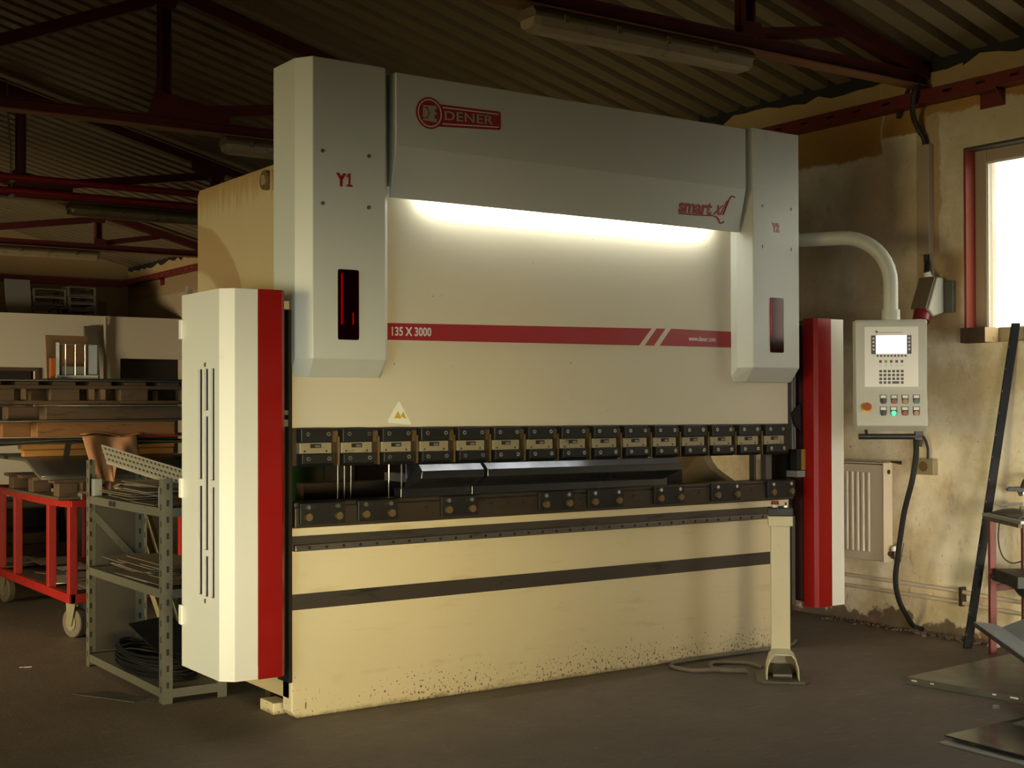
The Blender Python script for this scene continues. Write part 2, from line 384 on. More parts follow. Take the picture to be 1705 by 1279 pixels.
def dup(root, loc=None, rz=None):
    r = root.copy(); C.objects.link(r)
    if loc is not None: r.location = loc
    if rz is not None: r.rotation_euler = (0, 0, rz)
    for ch in list(root.children):
        c = ch.copy(); C.objects.link(c); c.parent = r
        for g in list(ch.children):
            d = g.copy(); C.objects.link(d); d.parent = c
    return r

# ------------------------------------------------------------------ the hall
WX = 4.03
def roof_z(x): return 3.40+.26*(WX-x) if x > -4 else 3.40+.26*(WX+8+x+.0)
struct(MB().box(-12, WX+.3, -9.3, 14.3, -.12, 0).build('floor', 'floor'))
def ragged(y0, y1, z0, z, amp, step=.11):
    n = max(2, int((y1-y0)/step)); top = [(y1-(y1-y0)*i/n, z+random.uniform(-amp, amp)) for i in range(n+1)]
    return [(y0, z0), (y1, z0)]+top
b = MB()
b.prism(ragged(-.44, 14.2, 0, 3.335, .03), 'x', WX, WX+.3)
b.prism(ragged(-1.6, -.44, 2.83, 3.335, .03), 'x', WX, WX+.3)
b.prism([(-1.6, 0), (-.44, 0), (-.44, 1.70), (-1.6, 1.70)], 'x', WX, WX+.3)
b.prism(ragged(-9.2, -1.6, 0, 3.335, .03), 'x', WX, WX+.3)
struct(b.build('wall_right', 'wall'))
b = MB(); b.box(WX+.02, WX+.3, -9.2, 14.2, 3.25, 3.6); struct(b.build('wall_right_head', 'dark'))
b = MB(); b.box(-12, WX, 14.0, 14.2, 0, 5.6); struct(b.build('wall_back', 'gable'))
b = MB(); b.box(-12.2, -12, -9.2, 14.2, 0, 3.6); struct(b.build('wall_left', 'partition'))
b = MB(); b.box(-12, WX, -9.2, -9.0, 0, 5.6); struct(b.build('wall_front', 'partition'))
prof = []; y = -9.2
while y < 14.2:
    prof += [(y, 0), (y+.118, 0), (y+.128, .085), (y+.190, .085)]; y += .2
b = MB()
R = [[(x, p[0], roof_z(x)+p[1]) for p in prof] for x in (WX+.35, -4.0, -12.2)]
for k in (0, 1):
    n = len(prof)
    b.poly(R[k]+R[k+1], [(i, i+1, n+i+1, n+i) for i in range(n-1)])
struct(b.build('ceiling', 'roof', solid=.003))

# partition room at the far end, with the dark door opening and a hatch
b = MB()
b.box(-4, 1.15, 11.8, 11.9, 0, 2.52); b.box(1.15, 2.11, 11.8, 11.9, 0, 1.2); b.box(1.15, 2.11, 11.8, 11.9, 1.81, 2.52)
b.box(2.11, 3.18, 11.8, 11.9, 0, 2.52); b.box(3.18, WX, 11.8, 11.9, 1.98, 2.52)
b.box(-4, WX, 11.9, 14.0, 2.45, 2.52)
struct(b.build('wall_partition', 'partition'))
struct(MB().box(3.18, WX, 12.0, 12.04, 0, 2.44).build('door_shade_panel', 'dark'))  # dark panel standing in for the unlit room behind the door opening
struct(MB().box(1.15, 2.11, 12.0, 12.04, 1.0, 2.0).build('hatch_shade_panel', 'dark'))  # dark panel behind the hatch, standing in for unlit depth
b = MB()
b.box(1.12, 2.14, 11.77, 11.80, 1.80, 1.84); b.box(2.10, 2.14, 11.77, 11.80, 1.2, 1.80)
struct(b.build('trim_1', 'wooddark'))

# roof trusses
TY = [-.18, 3.45, 7.07, 10.7]
NAMES = ['dark red roof truss over the press brake, holding the large fluorescent lamp', 'dark red roof truss just behind the press brake, nearest of the three on the left',
         'dark red roof truss in the middle of the hall with two red pipes along it', 'dark red roof truss farthest back, before the end gable']
def truss():
    t = thing('roof_truss', NAMES[0], 'roof truss', (0, TY[0], 3.22), 0, 'roof trusses'); y = TY[0]
    tz = lambda x: roof_z(x)-.10
    b = MB(); b.box(-3.9, WX-.01, y-.045, y+.045, 3.295, 3.305); b.box(-3.9, WX-.01, y-.012, y+.012, 3.232, 3.295)
    bc = b.build('bottom_chord', 'truss', t)
    b = MB(); b.box(-3.9, WX-.01, y-.05, y+.05, 3.222, 3.232); b.build('lower_flange', 'rust', bc)
    MB().bar((WX-.02, y, tz(WX-.02)), (-3.9, y, tz(-3.9)), .08, .08).build('top_chord', 'truss', t)
    for x in (-3.05, -1.19, .70, 2.545):
        b = MB(); b.box(x-.038, x-.030, y-.04, y+.04, 3.30, tz(x)); b.box(x+.030, x+.038, y-.04, y+.04, 3.30, tz(x)); b.box(x-.038, x+.038, y-.006, y+.006, 3.30, tz(x))
        b.build('post', 'truss', t)
        b = MB(); b.prism([(x-.13, 3.30), (x+.45, 3.30), (x+.45, 3.385), (x-.08, 3.47)] if x < 2 else [(x-.07, 3.30), (x+.10, 3.30), (x+.06, 3.37), (x-.05, 3.37)], 'y', y-.055, y-.047); b.build('gusset_plate', 'truss', t)
        b = MB(); b.prism([(x-.26, tz(x)-.06), (x-.05, tz(x)-.13), (x+.06, tz(x)-.13), (x+.10, tz(x)-.02), (x-.26, tz(x)+.06)], 'y', y-.055, y-.047); b.build('gusset_plate', 'truss', t)
    for x0, x1 in ((-3.05, -1.19), (-1.19, .67), (.67, 2.52)):
        MB().bar((x0+.06, y, 3.33), (x1-.06, y, tz(x1)-.10), .07, .075).build('diagonal', 'truss', t)
    MB().bar((2.58, y, 3.32), (3.3, y, tz(3.3)-.04), .05, .06).build('diagonal', 'truss', t)
    return t
tr = truss()
for k in (1, 2, 3):
    d = dup(tr, (0, TY[k], 3.22)); d['label'] = NAMES[k]

# fluorescent lamps hung under the trusses
LN = ['old enclosed fluorescent lamp above the right end of the press brake', 'unlit fluorescent lamp just left of the tall press brake column', 'unlit fluorescent lamp under the red pipes, above the sheet stack', 'unlit fluorescent lamp farthest back, before the end gable']
def lamp():
    y = TY[0]; t = thing('fluorescent_lamp', LN[0], 'ceiling lamp', (1.83, y, 3.10), 0, 'fluorescent lamps')
    q = [(y-.075, 3.165), (y-.075, 3.185), (y-.05, 3.215), (y+.05, 3.215), (y+.075, 3.185), (y+.075, 3.165)]
    MB().prism(q, 'x', 1.12, 2.55).build('housing', 'lampbody', t, .004)
    q = [(y-.068, 3.165), (y-.06, 3.125), (y-.03, 3.105), (y+.03, 3.105), (y+.06, 3.125), (y+.068, 3.165)]
    q2 = [((a-y)*.85+y, 3.165-(3.165-z)*.8) for a, z in q]
    MB().loft([[(1.125, a, z) for a, z in q2], [(1.16, a, z) for a, z in q], [(2.51, a, z) for a, z in q], [(2.545, a, z) for a, z in q2]]).build('diffuser', 'lamp', t)
    for x in (1.3, 1.62, 1.94, 2.26): MB().box(x-.012, x+.012, y-.082, y-.068, 3.155, 3.19).build('clip', 'lampbody', t)
    b = MB(); b.box(1.20, 1.23, y-.03, y+.03, 3.215, 3.222); b.box(2.44, 2.47, y-.03, y+.03, 3.215, 3.222); b.build('bracket', 'lampbody', t)
    return t
lm = lamp()
for k in (1, 2, 3):
    d = dup(lm, (1.83, TY[k], 3.10)); d['label'] = LN[k]

# two red pipes in front of the middle truss
for z, nm in ((3.365, 'upper of the two bright red pipes running along the roof truss on the left'), (3.245, 'lower of the two bright red pipes running along the roof truss on the left')):
    o = MB().tube([(-3.9, 6.8, z), (WX-.02, 6.8, z)], .033, 12).build('red_pipe', 'pipered', None, smooth=True); tag(o, nm, 'pipe', 'red pipes under the roof'); base(o)
o = MB().tube([(.55, 6.8, 3.20), (.55, 6.8, 3.60), (.55, 6.9, 3.9), (.55, 6.95, 4.25)], .008, 6); o.box(.53, .57, 6.755, 6.845, 3.315, 3.33); o.box(.53, .57, 6.755, 6.845, 3.195, 3.21)
tag(base(o.build('pipe_hanger', 'zinc')), 'small zinc hanger holding the two red pipes on the left', 'pipe hanger')

# angle rail along the right wall and over the partition
b = MB(); b.box(WX-.10, WX, -5, 13.95, 3.12, 3.128)
y = -5.0
b.box(WX-.10, WX-.092, -5, 13.95, 3.128, 3.152); b.box(WX-.10, WX-.092, -5, 13.95, 3.168, 3.195)
while y < 13.9:
    b.box(WX-.10, WX-.092, y, y+.16, 3.152, 3.168); y += .22
struct(b.build('trim_2', 'railred'))
b = MB()
for y in (-.62, 3.0, 6.6, 10.2, 12.6): b.prism([(WX-.09, 3.12), (WX, 3.12), (WX, 3.03)], 'y', y-.10, y-.092); b.box(WX-.006, WX, y-.10, y+.06, 3.03, 3.12); b.box(WX-.09, WX, y-.10, y+.06, 3.112, 3.12)
struct(b.build('trim_3', 'railred'))
b = MB(); b.box(-4, WX-.1, 13.9, 14.0, 3.10, 3.19); struct(b.build('trim_4', 'railred'))

# window
t = thing('window_1', 'bright white framed window with a red painted reveal in the right wall', 'window', (WX, -1.02, 1.70)); struct(t)
b = MB(); b.box(WX+.002, 4.12, -.455, -.4405, 1.79, 2.83); b.build('reveal_lining', 'revealred', t)
b = MB(); b.box(WX+.002, 4.12, -1.59, -.455, 2.815, 2.829); b.build('reveal_lining', 'endplate', t)  # top lining given a darker colour to carry its shadow
b = MB(); b.box(4.12, 4.18, -.53, -.441, 1.70, 2.829); b.box(4.12, 4.18, -1.599, -1.51, 1.70, 2.829); b.box(4.12, 4.18, -1.51, -.53, 2.745, 2.829); b.box(4.12, 4.18, -1.51, -.53, 1.70, 1.785)
b.build('window_frame', 'frame', t, .006)
b = MB(); b.box(4.135, 4.14, -1.515, -.525, 1.78, 2.75); b.build('pane', 'glass', t)
b = MB(); b.box(4.128, 4.134, -1.515, -.522, 1.778, 1.79); b.box(4.128, 4.134, -.536, -.522, 1.79, 2.745); b.box(4.128, 4.134, -1.515, -.536, 2.735, 2.748); b.build('glazing_bead', 'whiteplastic', t)
tb = thing('timber_block', 'short rough timber block on the window sill, pale sawn end facing the room', 'timber', (4.05, -.53, 1.705))
MB().box(3.99, 4.115, -.606, -.441, 1.702, 1.788).build('block', 'wooddark', tb, .003)
MB().box(3.991, 4.114, -.6085, -.606, 1.703, 1.787).build('sawn_end', 'endgrain', tb)

# ------------------------------------------------------------------ PRESS BRAKE
pb = thing('press_brake', 'large cream, white and red sheet metal press brake standing in the middle of the hall', 'press brake', (0, 0, 0))
# side frames with the throat cut-out
def side_frame(x0, x1):
    q = [(.02, .08), (1.075, .08), (1.075, 2.395), (1.05, 2.42), (.02, 2.42), (.02, 1.32)]
    cy, cz, r = .45, 1.09, .19
    q += [(.40, 1.32)]+[(cy+r*math.sin(a), cz+.04+r*math.cos(a)) for a in [math.pi*k/10 for k in range(1, 10)]]+[(.40, .90), (.02, .90)]
    return MB().prism(q, 'x', x0, x1).build('side_frame', 'sideframe', pb, .006)
side_frame(0.0, .06); side_frame(2.98, 3.04)
b = MB(); b.box(.10, 2.95, .75, .80, .5, .86); b.box(.06, 2.98, .95, 1.05, 1.55, 2.35); b.build('rear_crossbeam', 'sideframe', pb)
# crane eyelet on the left frame
b = MB(); b.cyl((-.022, .235, 2.355), (.0, .235, 2.355), .044, 24); lp = b.build('lifting_pin', 'gold', pb, smooth=True)
b = MB(); b.cyl((-.027, .235, 2.355), (-.022, .235, 2.355), .024, 20); b.build('pin_hub', 'brass', lp, smooth=True)
b = MB(); b.box(-.012, 0.0, .172, .190, 2.305, 2.395); b.build('lifting_bracket', 'sideframe', pb)
# bed
bed = MB().prism([(0.0, .03), (.025, 0), (3.05, 0), (3.05, .822), (0, .822)], 'y', 0, .09).build('bed', 'cream', pb, .006)
MB().box(-.03, .05, .12, .26, 0, .05).build('levelling_foot', 'cream', pb, .004)
MB().box(3.0, 3.07, .12, .26, 0, .05).build('levelling_foot', 'cream', pb, .004)
b = MB(); b.box(.06, .5, .35, .40, .0, .12); b.build('frame_base', 'brownsteel', pb)
MB().box(.001, 3.049, -.004, .0, .468, .536).build('machined_strip', 'strip', pb)
b = MB(); b.box(.001, 3.049, -.008, .0, .722, .786); b.build('machined_strip', 'strip', pb)
rail = MB(); rail.box(.004, 3.046, -.032, -.006, .722, .750); ro = rail.build('support_rail', 'railsteel', pb, .003)
h = MB()
for i in range(36):
    x = .07+i*.083; h.cyl((x, -.0335, .736), (x, -.031, .736), .007, 10)
h.build('hole_pattern', 'dark', ro)
# die holder and its clamp plates
b = MB(); b.box(.004, 3.056, -.028, .09, .822, .912); b.box(.004, 3.056, -.022, .09, .912, .932)
holder = b.build('die_holder', 'brownsteel', pb, .004)
b = MB()
for x in (1.02, 1.12, 1.2, 1.545, 1.89, 2.34, 2.73, .66): b.cyl((x, -.0295, .885), (x, -.026, .885), .007, 10)
b.build('hole_pattern', 'dark', holder)
def clamp_plate(x0, x1):
    c = MB().box(x0, x1, -.046, -.028, .838, .930).build('die_clamp_plate', 'black', pb, .003)
    for s, x in ((1, x0+.035), (-1, x1-.035)):
        b = MB(); b.cyl((x, -.064, .870), (x, -.046, .870), .0165, 14); b.cyl((x, -.066, .870), (x, -.064, .870), .009, 8); b.build('clamp_bolt', 'gold', c, smooth=True)
        b = MB(); b.box(x-.004, x+.004, -.0475, -.0455, .838, .856); b.build('slot', 'dark', c)
        b = MB(); b.cyl((x+s*.002, -.056, .912), (x+s*.002, -.046, .912), .0095, 12); b.build('set_screw', 'bright', c, smooth=True)
        b = MB(); b.cyl((x+s*.028, -.049, .910), (x+s*.028, -.046, .910), .0065, 10); b.build('set_screw', 'brownsteel', c, smooth=True)
for x0, x1 in ((.02, .236), (.300, .500), (.731, .930), (1.287, 1.498), (1.588, 1.812), (2.02, 2.225), (2.42, 2.632), (2.838, 3.05)): clamp_plate(x0, x1)
# ram
RT = -.0033
ram = MB().prism([(.004, 1.252), (3.046, 1.242), (3.046, 2.80), (.004, 2.80)], 'y', 0, .07).build('ram', 'ram', pb, .004)
def stripe(q): return MB().prism(q, 'y', -.0018, 0).build('red_stripe', 'maroon', pb)
s1 = stripe([(.445, 1.646), (1.955, 1.657), (2.04, 1.747), (.445, 1.722)])
stripe([(1.995, 1.658), (2.055, 1.658), (2.135, 1.749), (2.075, 1.748)])
s2 = stripe([(2.095, 1.659), (2.606, 1.661), (2.606, 1.747), (2.175, 1.75)])
text('lettering', '135 X 3000', 'textwhite', s1, (.487, -.0022, 1.667), (1, 0, .012), (0, 0, 1), .055, .83, .0012)
text('lettering', 'www.dener.com', 'textwhite', s2, (2.298, -.0022, 1.690), (1, 0, 0), (0, 0, 1), .036, .80, .0004)
st = MB().prism([(.478, 1.272), (.592, 1.262), (.594, 1.270), (.537, 1.366), (.528, 1.366), (.474, 1.282)], 'y', -.0015, 0).build('warning_sticker', 'warnwhite', pb)
b = MB(); b.prism([(.508, 1.292), (.545, 1.290), (.528, 1.325)], 'y', -.0022, -.0015); b.prism([(.540, 1.300), (.572, 1.288), (.556, 1.322)], 'y', -.0022, -.0015); b.build('yellow_print', 'yellow', st)
# punch holder row
MB().prism([(.004, 1.09), (3.046, 1.08), (3.046, 1.242), (.004, 1.252)], 'y', .0, .055).build('punch_holder', 'brownsteel', pb)
def punch_clamp(i):
    x0 = .022+.2*i; x1 = x0+.152; k = RT*x0
    up_ = MB().box(x0, x1, -.050, .0, 1.190+k, 1.250+k).build('punch_clamp', 'black', pb, .004)
    pl = MB(); pl.box(x0, x1, -.036, .0, 1.142+k, 1.189+k); pl.build('adjusting_plate', 'brass', up_, .002)
    xm = (x0+x1)/2
    b = MB(); b.box(xm-.026, xm+.026, -.0375, -.0355, 1.166+k, 1.184+k); b.cyl((x0+.024, -.0372, 1.152+k), (x0+.024, -.0355, 1.152+k), .0045, 8); b.cyl((x1-.024, -.0372, 1.152+k), (x1-.024, -.0355, 1.152+k), .0045, 8); b.build('slot', 'dark', up_)
    b = MB(); b.box(xm-.004, xm+.020, -.0395, -.0370, 1.169+k, 1.178+k); b.build('wedge_screw', 'steel', up_)
    b = MB(); b.prism([(-.056, 1.141+k), (.0, 1.141+k), (.0, 1.086+k), (-.042, 1.086+k), (-.056, 1.100+k)], 'x', x0+.002, x1+.004); b.build('lower_block', 'black', up_, .003)
    for xx in (x0+.032, x1-.022):
        for z, y in ((1.226, -.050), (1.120, -.056)):
            b = MB(); b.cyl((xx, y-.004, z+k), (xx, y, z+k), .0092, 14); b.build('clamp_screw', 'bright', up_, smooth=True)
            b = MB(); b.cyl((xx, y-.0046, z+k), (xx, y-.0038, z+k), .0045, 6); b.build('hex_socket', 'dark', up_)
    if i < 14:
        b = MB(); b.box(x1+.006, x1+.042, -.016, .0, 1.19+k, 1.238+k); b.box(x1+.033, x1+.043, -.030, .0, 1.088+k, 1.215+k); b.build('wedge_spacer', 'gold', up_)
for i in range(15): punch_clamp(i)
# hood
hq = [(0, 2.83), (-.122, 2.83), (-.122, 2.505), (-.070, 2.280), (-.058, 2.280), (-.058, 2.33), (0, 2.33)]
hood = MB().prism(hq, 'x', .450, 2.603).build('hood', 'cover', pb, .004)
MB().box(.66, 2.42, -.048, -.022, 2.296, 2.322).build('light_strip', 'led', hood)
# badge on the hood
badge = MB(); badge.cyl((.624, -.1245, 2.668), (.624, -.122, 2.668), .072, 40); badge.prism([(.66, 2.612), (1.005, 2.636), (1.012, 2.644), (1.012, 2.716), (1.005, 2.722), (.66, 2.715)], 'y', -.1240, -.122)
badge.build('badge', 'maroon', hood)
b = MB(); N = 40; r0, r1 = .058, .063; cx, cz = .624, 2.668
pts = []
for r in (r0, r1):
    for k in range(N): pts.append((cx+r*math.cos(2*math.pi*k/N), -.1252, cz+r*math.sin(2*math.pi*k/N)))
for r in (r0, r1):
    for k in range(N): pts.append((cx+r*math.cos(2*math.pi*k/N), -.1244, cz+r*math.sin(2*math.pi*k/N)))
b.poly(pts, [(k, (k+1) % N, N+(k+1) % N, N+k) for k in range(N)]+[(k, (k+1) % N, 2*N+(k+1) % N, 2*N+k) for k in range(N)]+[(N+k, N+(k+1) % N, 3*N+(k+1) % N, 3*N+k) for k in range(N)])
b.prism([(.692, 2.705), (1.000, 2.711), (1.000, 2.706), (.692, 2.700)], 'y', -.1250, -.1238)
b.prism([(.692, 2.630), (1.000, 2.651), (1.000, 2.646), (.692, 2.625)], 'y', -.1250, -.1238)
b.build('badge_outline', 'textwhite', hood)
b = MB()
dshape = [(.588, 2.645)]+[(.594+.022*math.cos(a), 2.668+.023*math.sin(a)) for a in [-math.pi/2+math.pi*k/10 for k in range(11)]]+[(.588, 2.691)]
b.prism(dshape, 'y', -.1252, -.1244)
b.prism([(.588, 2.700), (.660, 2.705), (.662, 2.690), (.650, 2.690), (.650, 2.676), (.660, 2.676), (.660, 2.664), (.650, 2.664), (.650, 2.646), (.662, 2.646), (.660, 2.630), (.588, 2.632), (.592, 2.640), (.612, 2.642), (.624, 2.668), (.612, 2.695), (.592, 2.694)], 'y', -.1252, -.1244)
b.build('emblem', 'logogrey', hood)
text('lettering', 'DENER', 'logogrey', hood, (.698, -.1246, 2.648), (1, 0, .036), (0, 0, 1), .058, 1.42, .0004, 0, .0012, 'LEFT', 1.06)
hu = Vector((0, -.052, .225)).normalized(); hn = Vector((0, -.225, -.052)).normalized()
def hp(x, z): return Vector((x, -.070-(z-2.280)*.2311, z))+hn*.0015
text('lettering', 'smart', 'textred', hood, hp(2.148, 2.352), (1, 0, .014), hu, .100, 1.02, .0026, 0, .0012, 'LEFT', .97)
text('lettering', 'xl', 'textred', hood, hp(2.395, 2.358), (1, 0, .03), hu, .110, .80, .0012, .50)
b = MB(); pth = [hp(2.155, 2.344), hp(2.30, 2.346), hp(2.40, 2.350), hp(2.436, 2.336), hp(2.456, 2.316), hp(2.480, 2.326)]
b.tube(spline(pth, 6), .0032, 6); b.tube(spline([hp(2.466, 2.36), hp(2.488, 2.43), hp(2.505, 2.460), hp(2.532, 2.456)], 6), .0035, 6); b.build('swash', 'textred', hood)
# cylinder covers
def cover(x0, x1, sgn):
    """plan with chamfered corners, foot tapering back to the ram"""
    c = .048; yf, yc = -.122, -.046
    ring = [(x0, .17 if sgn > 0 else .03), (x0, yc), (x0+c, yf), (x1-c, yf), (x1, yc-.01), (x1, .17 if sgn < 0 else .03)]
    foot = [(x0, ring[0][1]), (x0+.004, .02), (x0+c+.012, yf+.072), (x1-c+.006, yf+.072), (x1-.002, .01), (x1, ring[5][1])]
    return MB().loft([[(x, y, 1.474) for x, y in foot], [(x, y, 1.552) for x, y in ring], [(x, y, 2.842) for x, y in ring]]).build('cylinder_cover', 'cover', pb, .003)
def window_in(cv, x0, x1, z0, z1):
    b = MB(); rr = .008; q = []
    for cx_, cz_, a0 in ((x1-rr, z1-rr, 0), (x0+rr, z1-rr, 90), (x0+rr, z0+rr, 180), (x1-rr, z0+rr, 270)):
        q += [(cx_+rr*math.cos(math.radians(a0+k*30)), cz_+rr*math.sin(math.radians(a0+k*30))) for k in range(4)]
    b.prism(q, 'y', -.1232, -.1221); b.build('indicator_recess', 'slotdark', cv)
    g = MB(); g.prism([(x*1.0, z) for x, z in q], 'y', -.1262, -.1252); g.build('acrylic_window', 'redglass', cv)
def cover_screws(cv, xs, zs):
    for x in xs:
        for z in zs:
            b = MB(); b.cyl((x, -.1265, z), (x, -.122, z), .0085, 12); b.cyl((x, -.1268, z), (x, -.1262, z), .0042, 6); b.build('cover_screw', 'steel', cv, smooth=True)
c1 = cover(-.005, .443, 1); window_in(c1, .161, .262, 1.634, 1.938); cover_screws(c1, (.088, .312), (2.216, 2.441))
text('lettering', 'Y', 'textred', c1, (.160, -.1225, 2.300), (1, 0, 0), (0, 0, 1), .072, .82, .0045)
b = MB(); b.box(.176, .184, -.1246, -.1234, 1.70, 1.922); b.build('glow_edge', 'redglow', c1)
b = MB(); b.box(.232, .237, -.1246, -.1234, 1.700, 1.752); b.build('glow_mark', 'orangeglow', c1)
b = MB(); b.box(.2130, .2215, -.1252, -.1220, 2.298, 2.356); b.box(.2035, .2320, -.1251, -.1220, 2.298, 2.3065); b.prism([(.2035, 2.3415), (.2135, 2.3555), (.2135, 2.3450), (.2065, 2.3355)], 'y', -.1250, -.1220); b.build('lettering', 'textred', c1)
c2 = cover(2.607, 3.055, -1); window_in(c2, 2.780, 2.882, 1.634, 1.933); cover_screws(c2, (2.732, 2.953), (2.207, 2.427))
text('lettering', 'Y2', 'textred', c2, (2.803, -.1225, 2.294), (1, 0, 0), (0, 0, 1), .064, .72, .0040)
b = MB(); b.box(2.783, 2.788, -.1246, -.1234, 1.72, 1.92); b.build('glow_edge', 'redglow', c2)
# side guards
GZ0, GZ1 = .219, 1.832
def side_guard(mir):
    f = (lambda x: x) if not mir else (lambda x: 3.05-x)
    b = MB()
    q = [(-.36, .34), (-.36, -.077), (-.312, -.125), (-.211, -.125)]
    n = len(q)
    if mir:
        b.poly([(f(x), y, z) for z in (GZ0, GZ1) for x, y in q], [(i, i+1, n+i+1, n+i) for i in range(n-1)])
    else:
        b.poly([(x, y, z) for z in (GZ0, GZ1) for x, y in q[1:]], [(i, i+1, 3+i+1, 3+i) for i in range(2)])
        ys = [-.077, -.026, .019, .042, .091, .107, .158, .34]
        zs = sorted([GZ0, .55, .553, .72, .745, 1.012, 1.04, 1.305, 1.33, 1.505, GZ1])
        slots = [(-.026, .019, [(.553, 1.012), (1.04, 1.505)]), (.042, .091, [(.55, .72), (.745, 1.305), (1.33, 1.505)]), (.107, .158, [(.553, 1.012), (1.04, 1.505)])]
        for i in range(len(ys)-1):
            for j in range(len(zs)-1):
                ym = (ys[i]+ys[i+1])/2; zm = (zs[j]+zs[j+1])/2
                if any(a < ym < c and any(z0 < zm < z1 for z0, z1 in L) for a, c, L in slots): continue
                b.poly([(-.36, ys[i], zs[j]), (-.36, ys[i+1], zs[j]), (-.36, ys[i+1], zs[j+1]), (-.36, ys[i], zs[j+1])], [(0, 1, 2, 3)])
        for a, c, L in slots:
            for z0, z1 in L:
                P = [(-.36, a, z0), (-.36, c, z0), (-.36, c, z1), (-.36, a, z1)]; Q = [(-.348, y, z) for _, y, z in P]
                b.poly(P+Q, [(i, (i+1) % 4, 4+(i+1) % 4, 4+i) for i in range(4)])
    cap = [(-.36, .34), (-.36, -.077), (-.312, -.125), (-.211, -.125), (-.211, .34)]
    for z in (GZ0, GZ1): b.poly([(f(x), y, z) for x, y in cap], [tuple(range(5))])
    bmesh.ops.remove_doubles(b.bm, verts=b.bm.verts, dist=.0004)
    g = b.build('side_guard', 'guard', pb, 0)
    r = MB(); rq = [(-.2095, -.1265), (-.103, -.1265), (-.084, -.108), (-.084, -.03), (-.088, -.03), (-.088, -.106), (-.105, -.1225), (-.2095, -.1225)]
    r.prism([(f(x), y) for x, y in rq], 'z', GZ0-.002, GZ1+.002); r.build('red_panel', 'red', g, .001)
    bk = MB(); xx = sorted((f(-.345), f(-.09))); bk.box(xx[0], xx[1], -.02, .30, GZ0+.03, GZ1-.03); bk.build('inner_box', 'slotdark', g)
    return g, f
M['guard'] = paint('guard_white', (.66, .64, .55), .40, 0, .04, (.54, .49, .38), .33, 1)
g, f = side_guard(False)
for z in (.40, .95, 1.64): MB().box(-.374, -.360, .315, .345, z, z+.085).build('hinge', 'whiteplastic', g, .003)
for z in (1.522, .532): MB().cyl((-.364, .067, z), (-.360, .067, z), .010, 14).build('latch', 'bright', g, smooth=True)
b = MB(); b.box(-.345, -.335, .32, .34, 1.832, 1.872); b.box(-.345, -.32, .318, .322, 1.832, 1.862); b.build('top_catch', 'brass', g)
g2, f2 = side_guard(True)
# things between the frames: guard posts, guides, scanner bracket, back gauge
b = MB(); b.box(-.075, -.02, .02, .06, .22, 1.80); b.build('guard_post', 'black', pb)
b = MB(); b.box(-.018, -.002, -.012, .10, .16, 1.76); b.build('dark_strip', 'black', pb)  # dark strip added over the bed side, standing in for shadow
b = MB(); b.box(3.052, 3.060, -.010, .10, .16, .72); b.build('dark_strip', 'black', pb)
b = MB(); b.box(-.07, -.019, -.01, .018, 1.26, 1.29); b.box(-.07, -.019, -.01, .018, 1.31, 1.33); b.build('guide_bracket', 'steel', pb)
b = MB(); b.box(-.05, -.01, .0, .05, 1.765, 1.80); b.build('guard_stop', 'cream2', pb)
b = MB(); b.box(3.075, 3.115, .04, .09, .22, 1.82); b.build('guard_post', 'black', pb)
b = MB(); b.box(3.075, 3.088, .0, .03, 1.10, 1.82); b.box(3.095, 3.106, .0, .03, 1.10, 1.82); b.build('guide_rail', 'zinc', pb)
b = MB(); b.prism([(3.06, 1.30), (3.125, 1.36), (3.125, 1.20), (3.08, 1.24)], 'y', -.02, -.005); b.build('scanner_bracket', 'black', pb)
b = MB(); b.box(3.062, 3.095, -.05, .0, .985, 1.10); sc = b.build('safety_sensor', 'black', pb)
b = MB(); b.box(3.095, 3.128, -.052, .0, .985, 1.10); b.build('sensor_face', 'sensoryellow', sc)
b = MB(); b.box(3.062, 3.128, -.05, .03, .945, .98); b.build('sensor_shelf', 'zinc', pb)
b = MB(); b.box(3.062, 3.13, .03, .10, .22, .72); b.build('lower_cover', 'galv', pb)
b = MB(); b.box(2.90, 2.915, .12, .16, .9, 1.3); b.box(2.93, 2.975, .06, .10, .9, 1.3); b.build('guide_rail', 'galv', pb)
b = MB(); b.box(.3, 2.7, .50, .58, .90, .98); bg_ = b.build('back_gauge_beam', 'brownsteel', pb)
for x in (.78, 2.25):
    b = MB(); b.box(x-.03, x+.03, .30, .52, .98, 1.02); b.box(x-.02, x+.02, .28, .31, .97, 1.04); b.build('stop_finger', 'steel', bg_)
for x in (.44, .475, .51):
    b = MB(); b.cyl((x, .42, .80), (x, .42, 1.30), .0035, 8); b.build('guide_rod', 'zinc', bg_)
for x, r in ((.650, .0035), (.72, .003), (.745, .003)):
    b = MB(); b.cyl((x, .30, .86), (x, .30, 1.10), r, 8); b.build('guide_rod', 'bright', bg_)

# tooling held by the machine
def punch(x0, x1, bev0, bev1):
    q = [(-.020, 1.087), (-.072, 1.087), (-.106, 1.057), (-.106, 1.024), (-.035, .984), (.004, .968), (.010, .972), (.030, 1.03), (.030, 1.078), (-.0, 1.078), (-.0, 1.087)]
    def ring(x, bev): return [(x+bev*max(0, min(1, (1.03-z)/.05)), y, z-.003+RT*(x-.3)) for y, z in q]
    return MB().loft([ring(x0, bev0), ring(x1, bev1)]).build('punch_segment', 'toolsteel', None, .002)
tag(base(punch(.592, .928, -.03, .0)), 'short black gooseneck punch segment hanging left of the gap in the tooling', 'punch', 'punch segments in the clamps')
tag(base(punch(.946, 2.148, .0, -.04)), 'long black gooseneck punch segment hanging under the middle clamps', 'punch', 'punch segments in the clamps')
def die(x0, x1):
    q = [(-.012, .932), (.05, .932), (.05, .972), (.032, .972), (.022, .962), (.012, .972), (-.012, .972)]
    return MB().prism(q, 'x', x0, x1).build('die_segment', 'toolsteel', None, .0015)
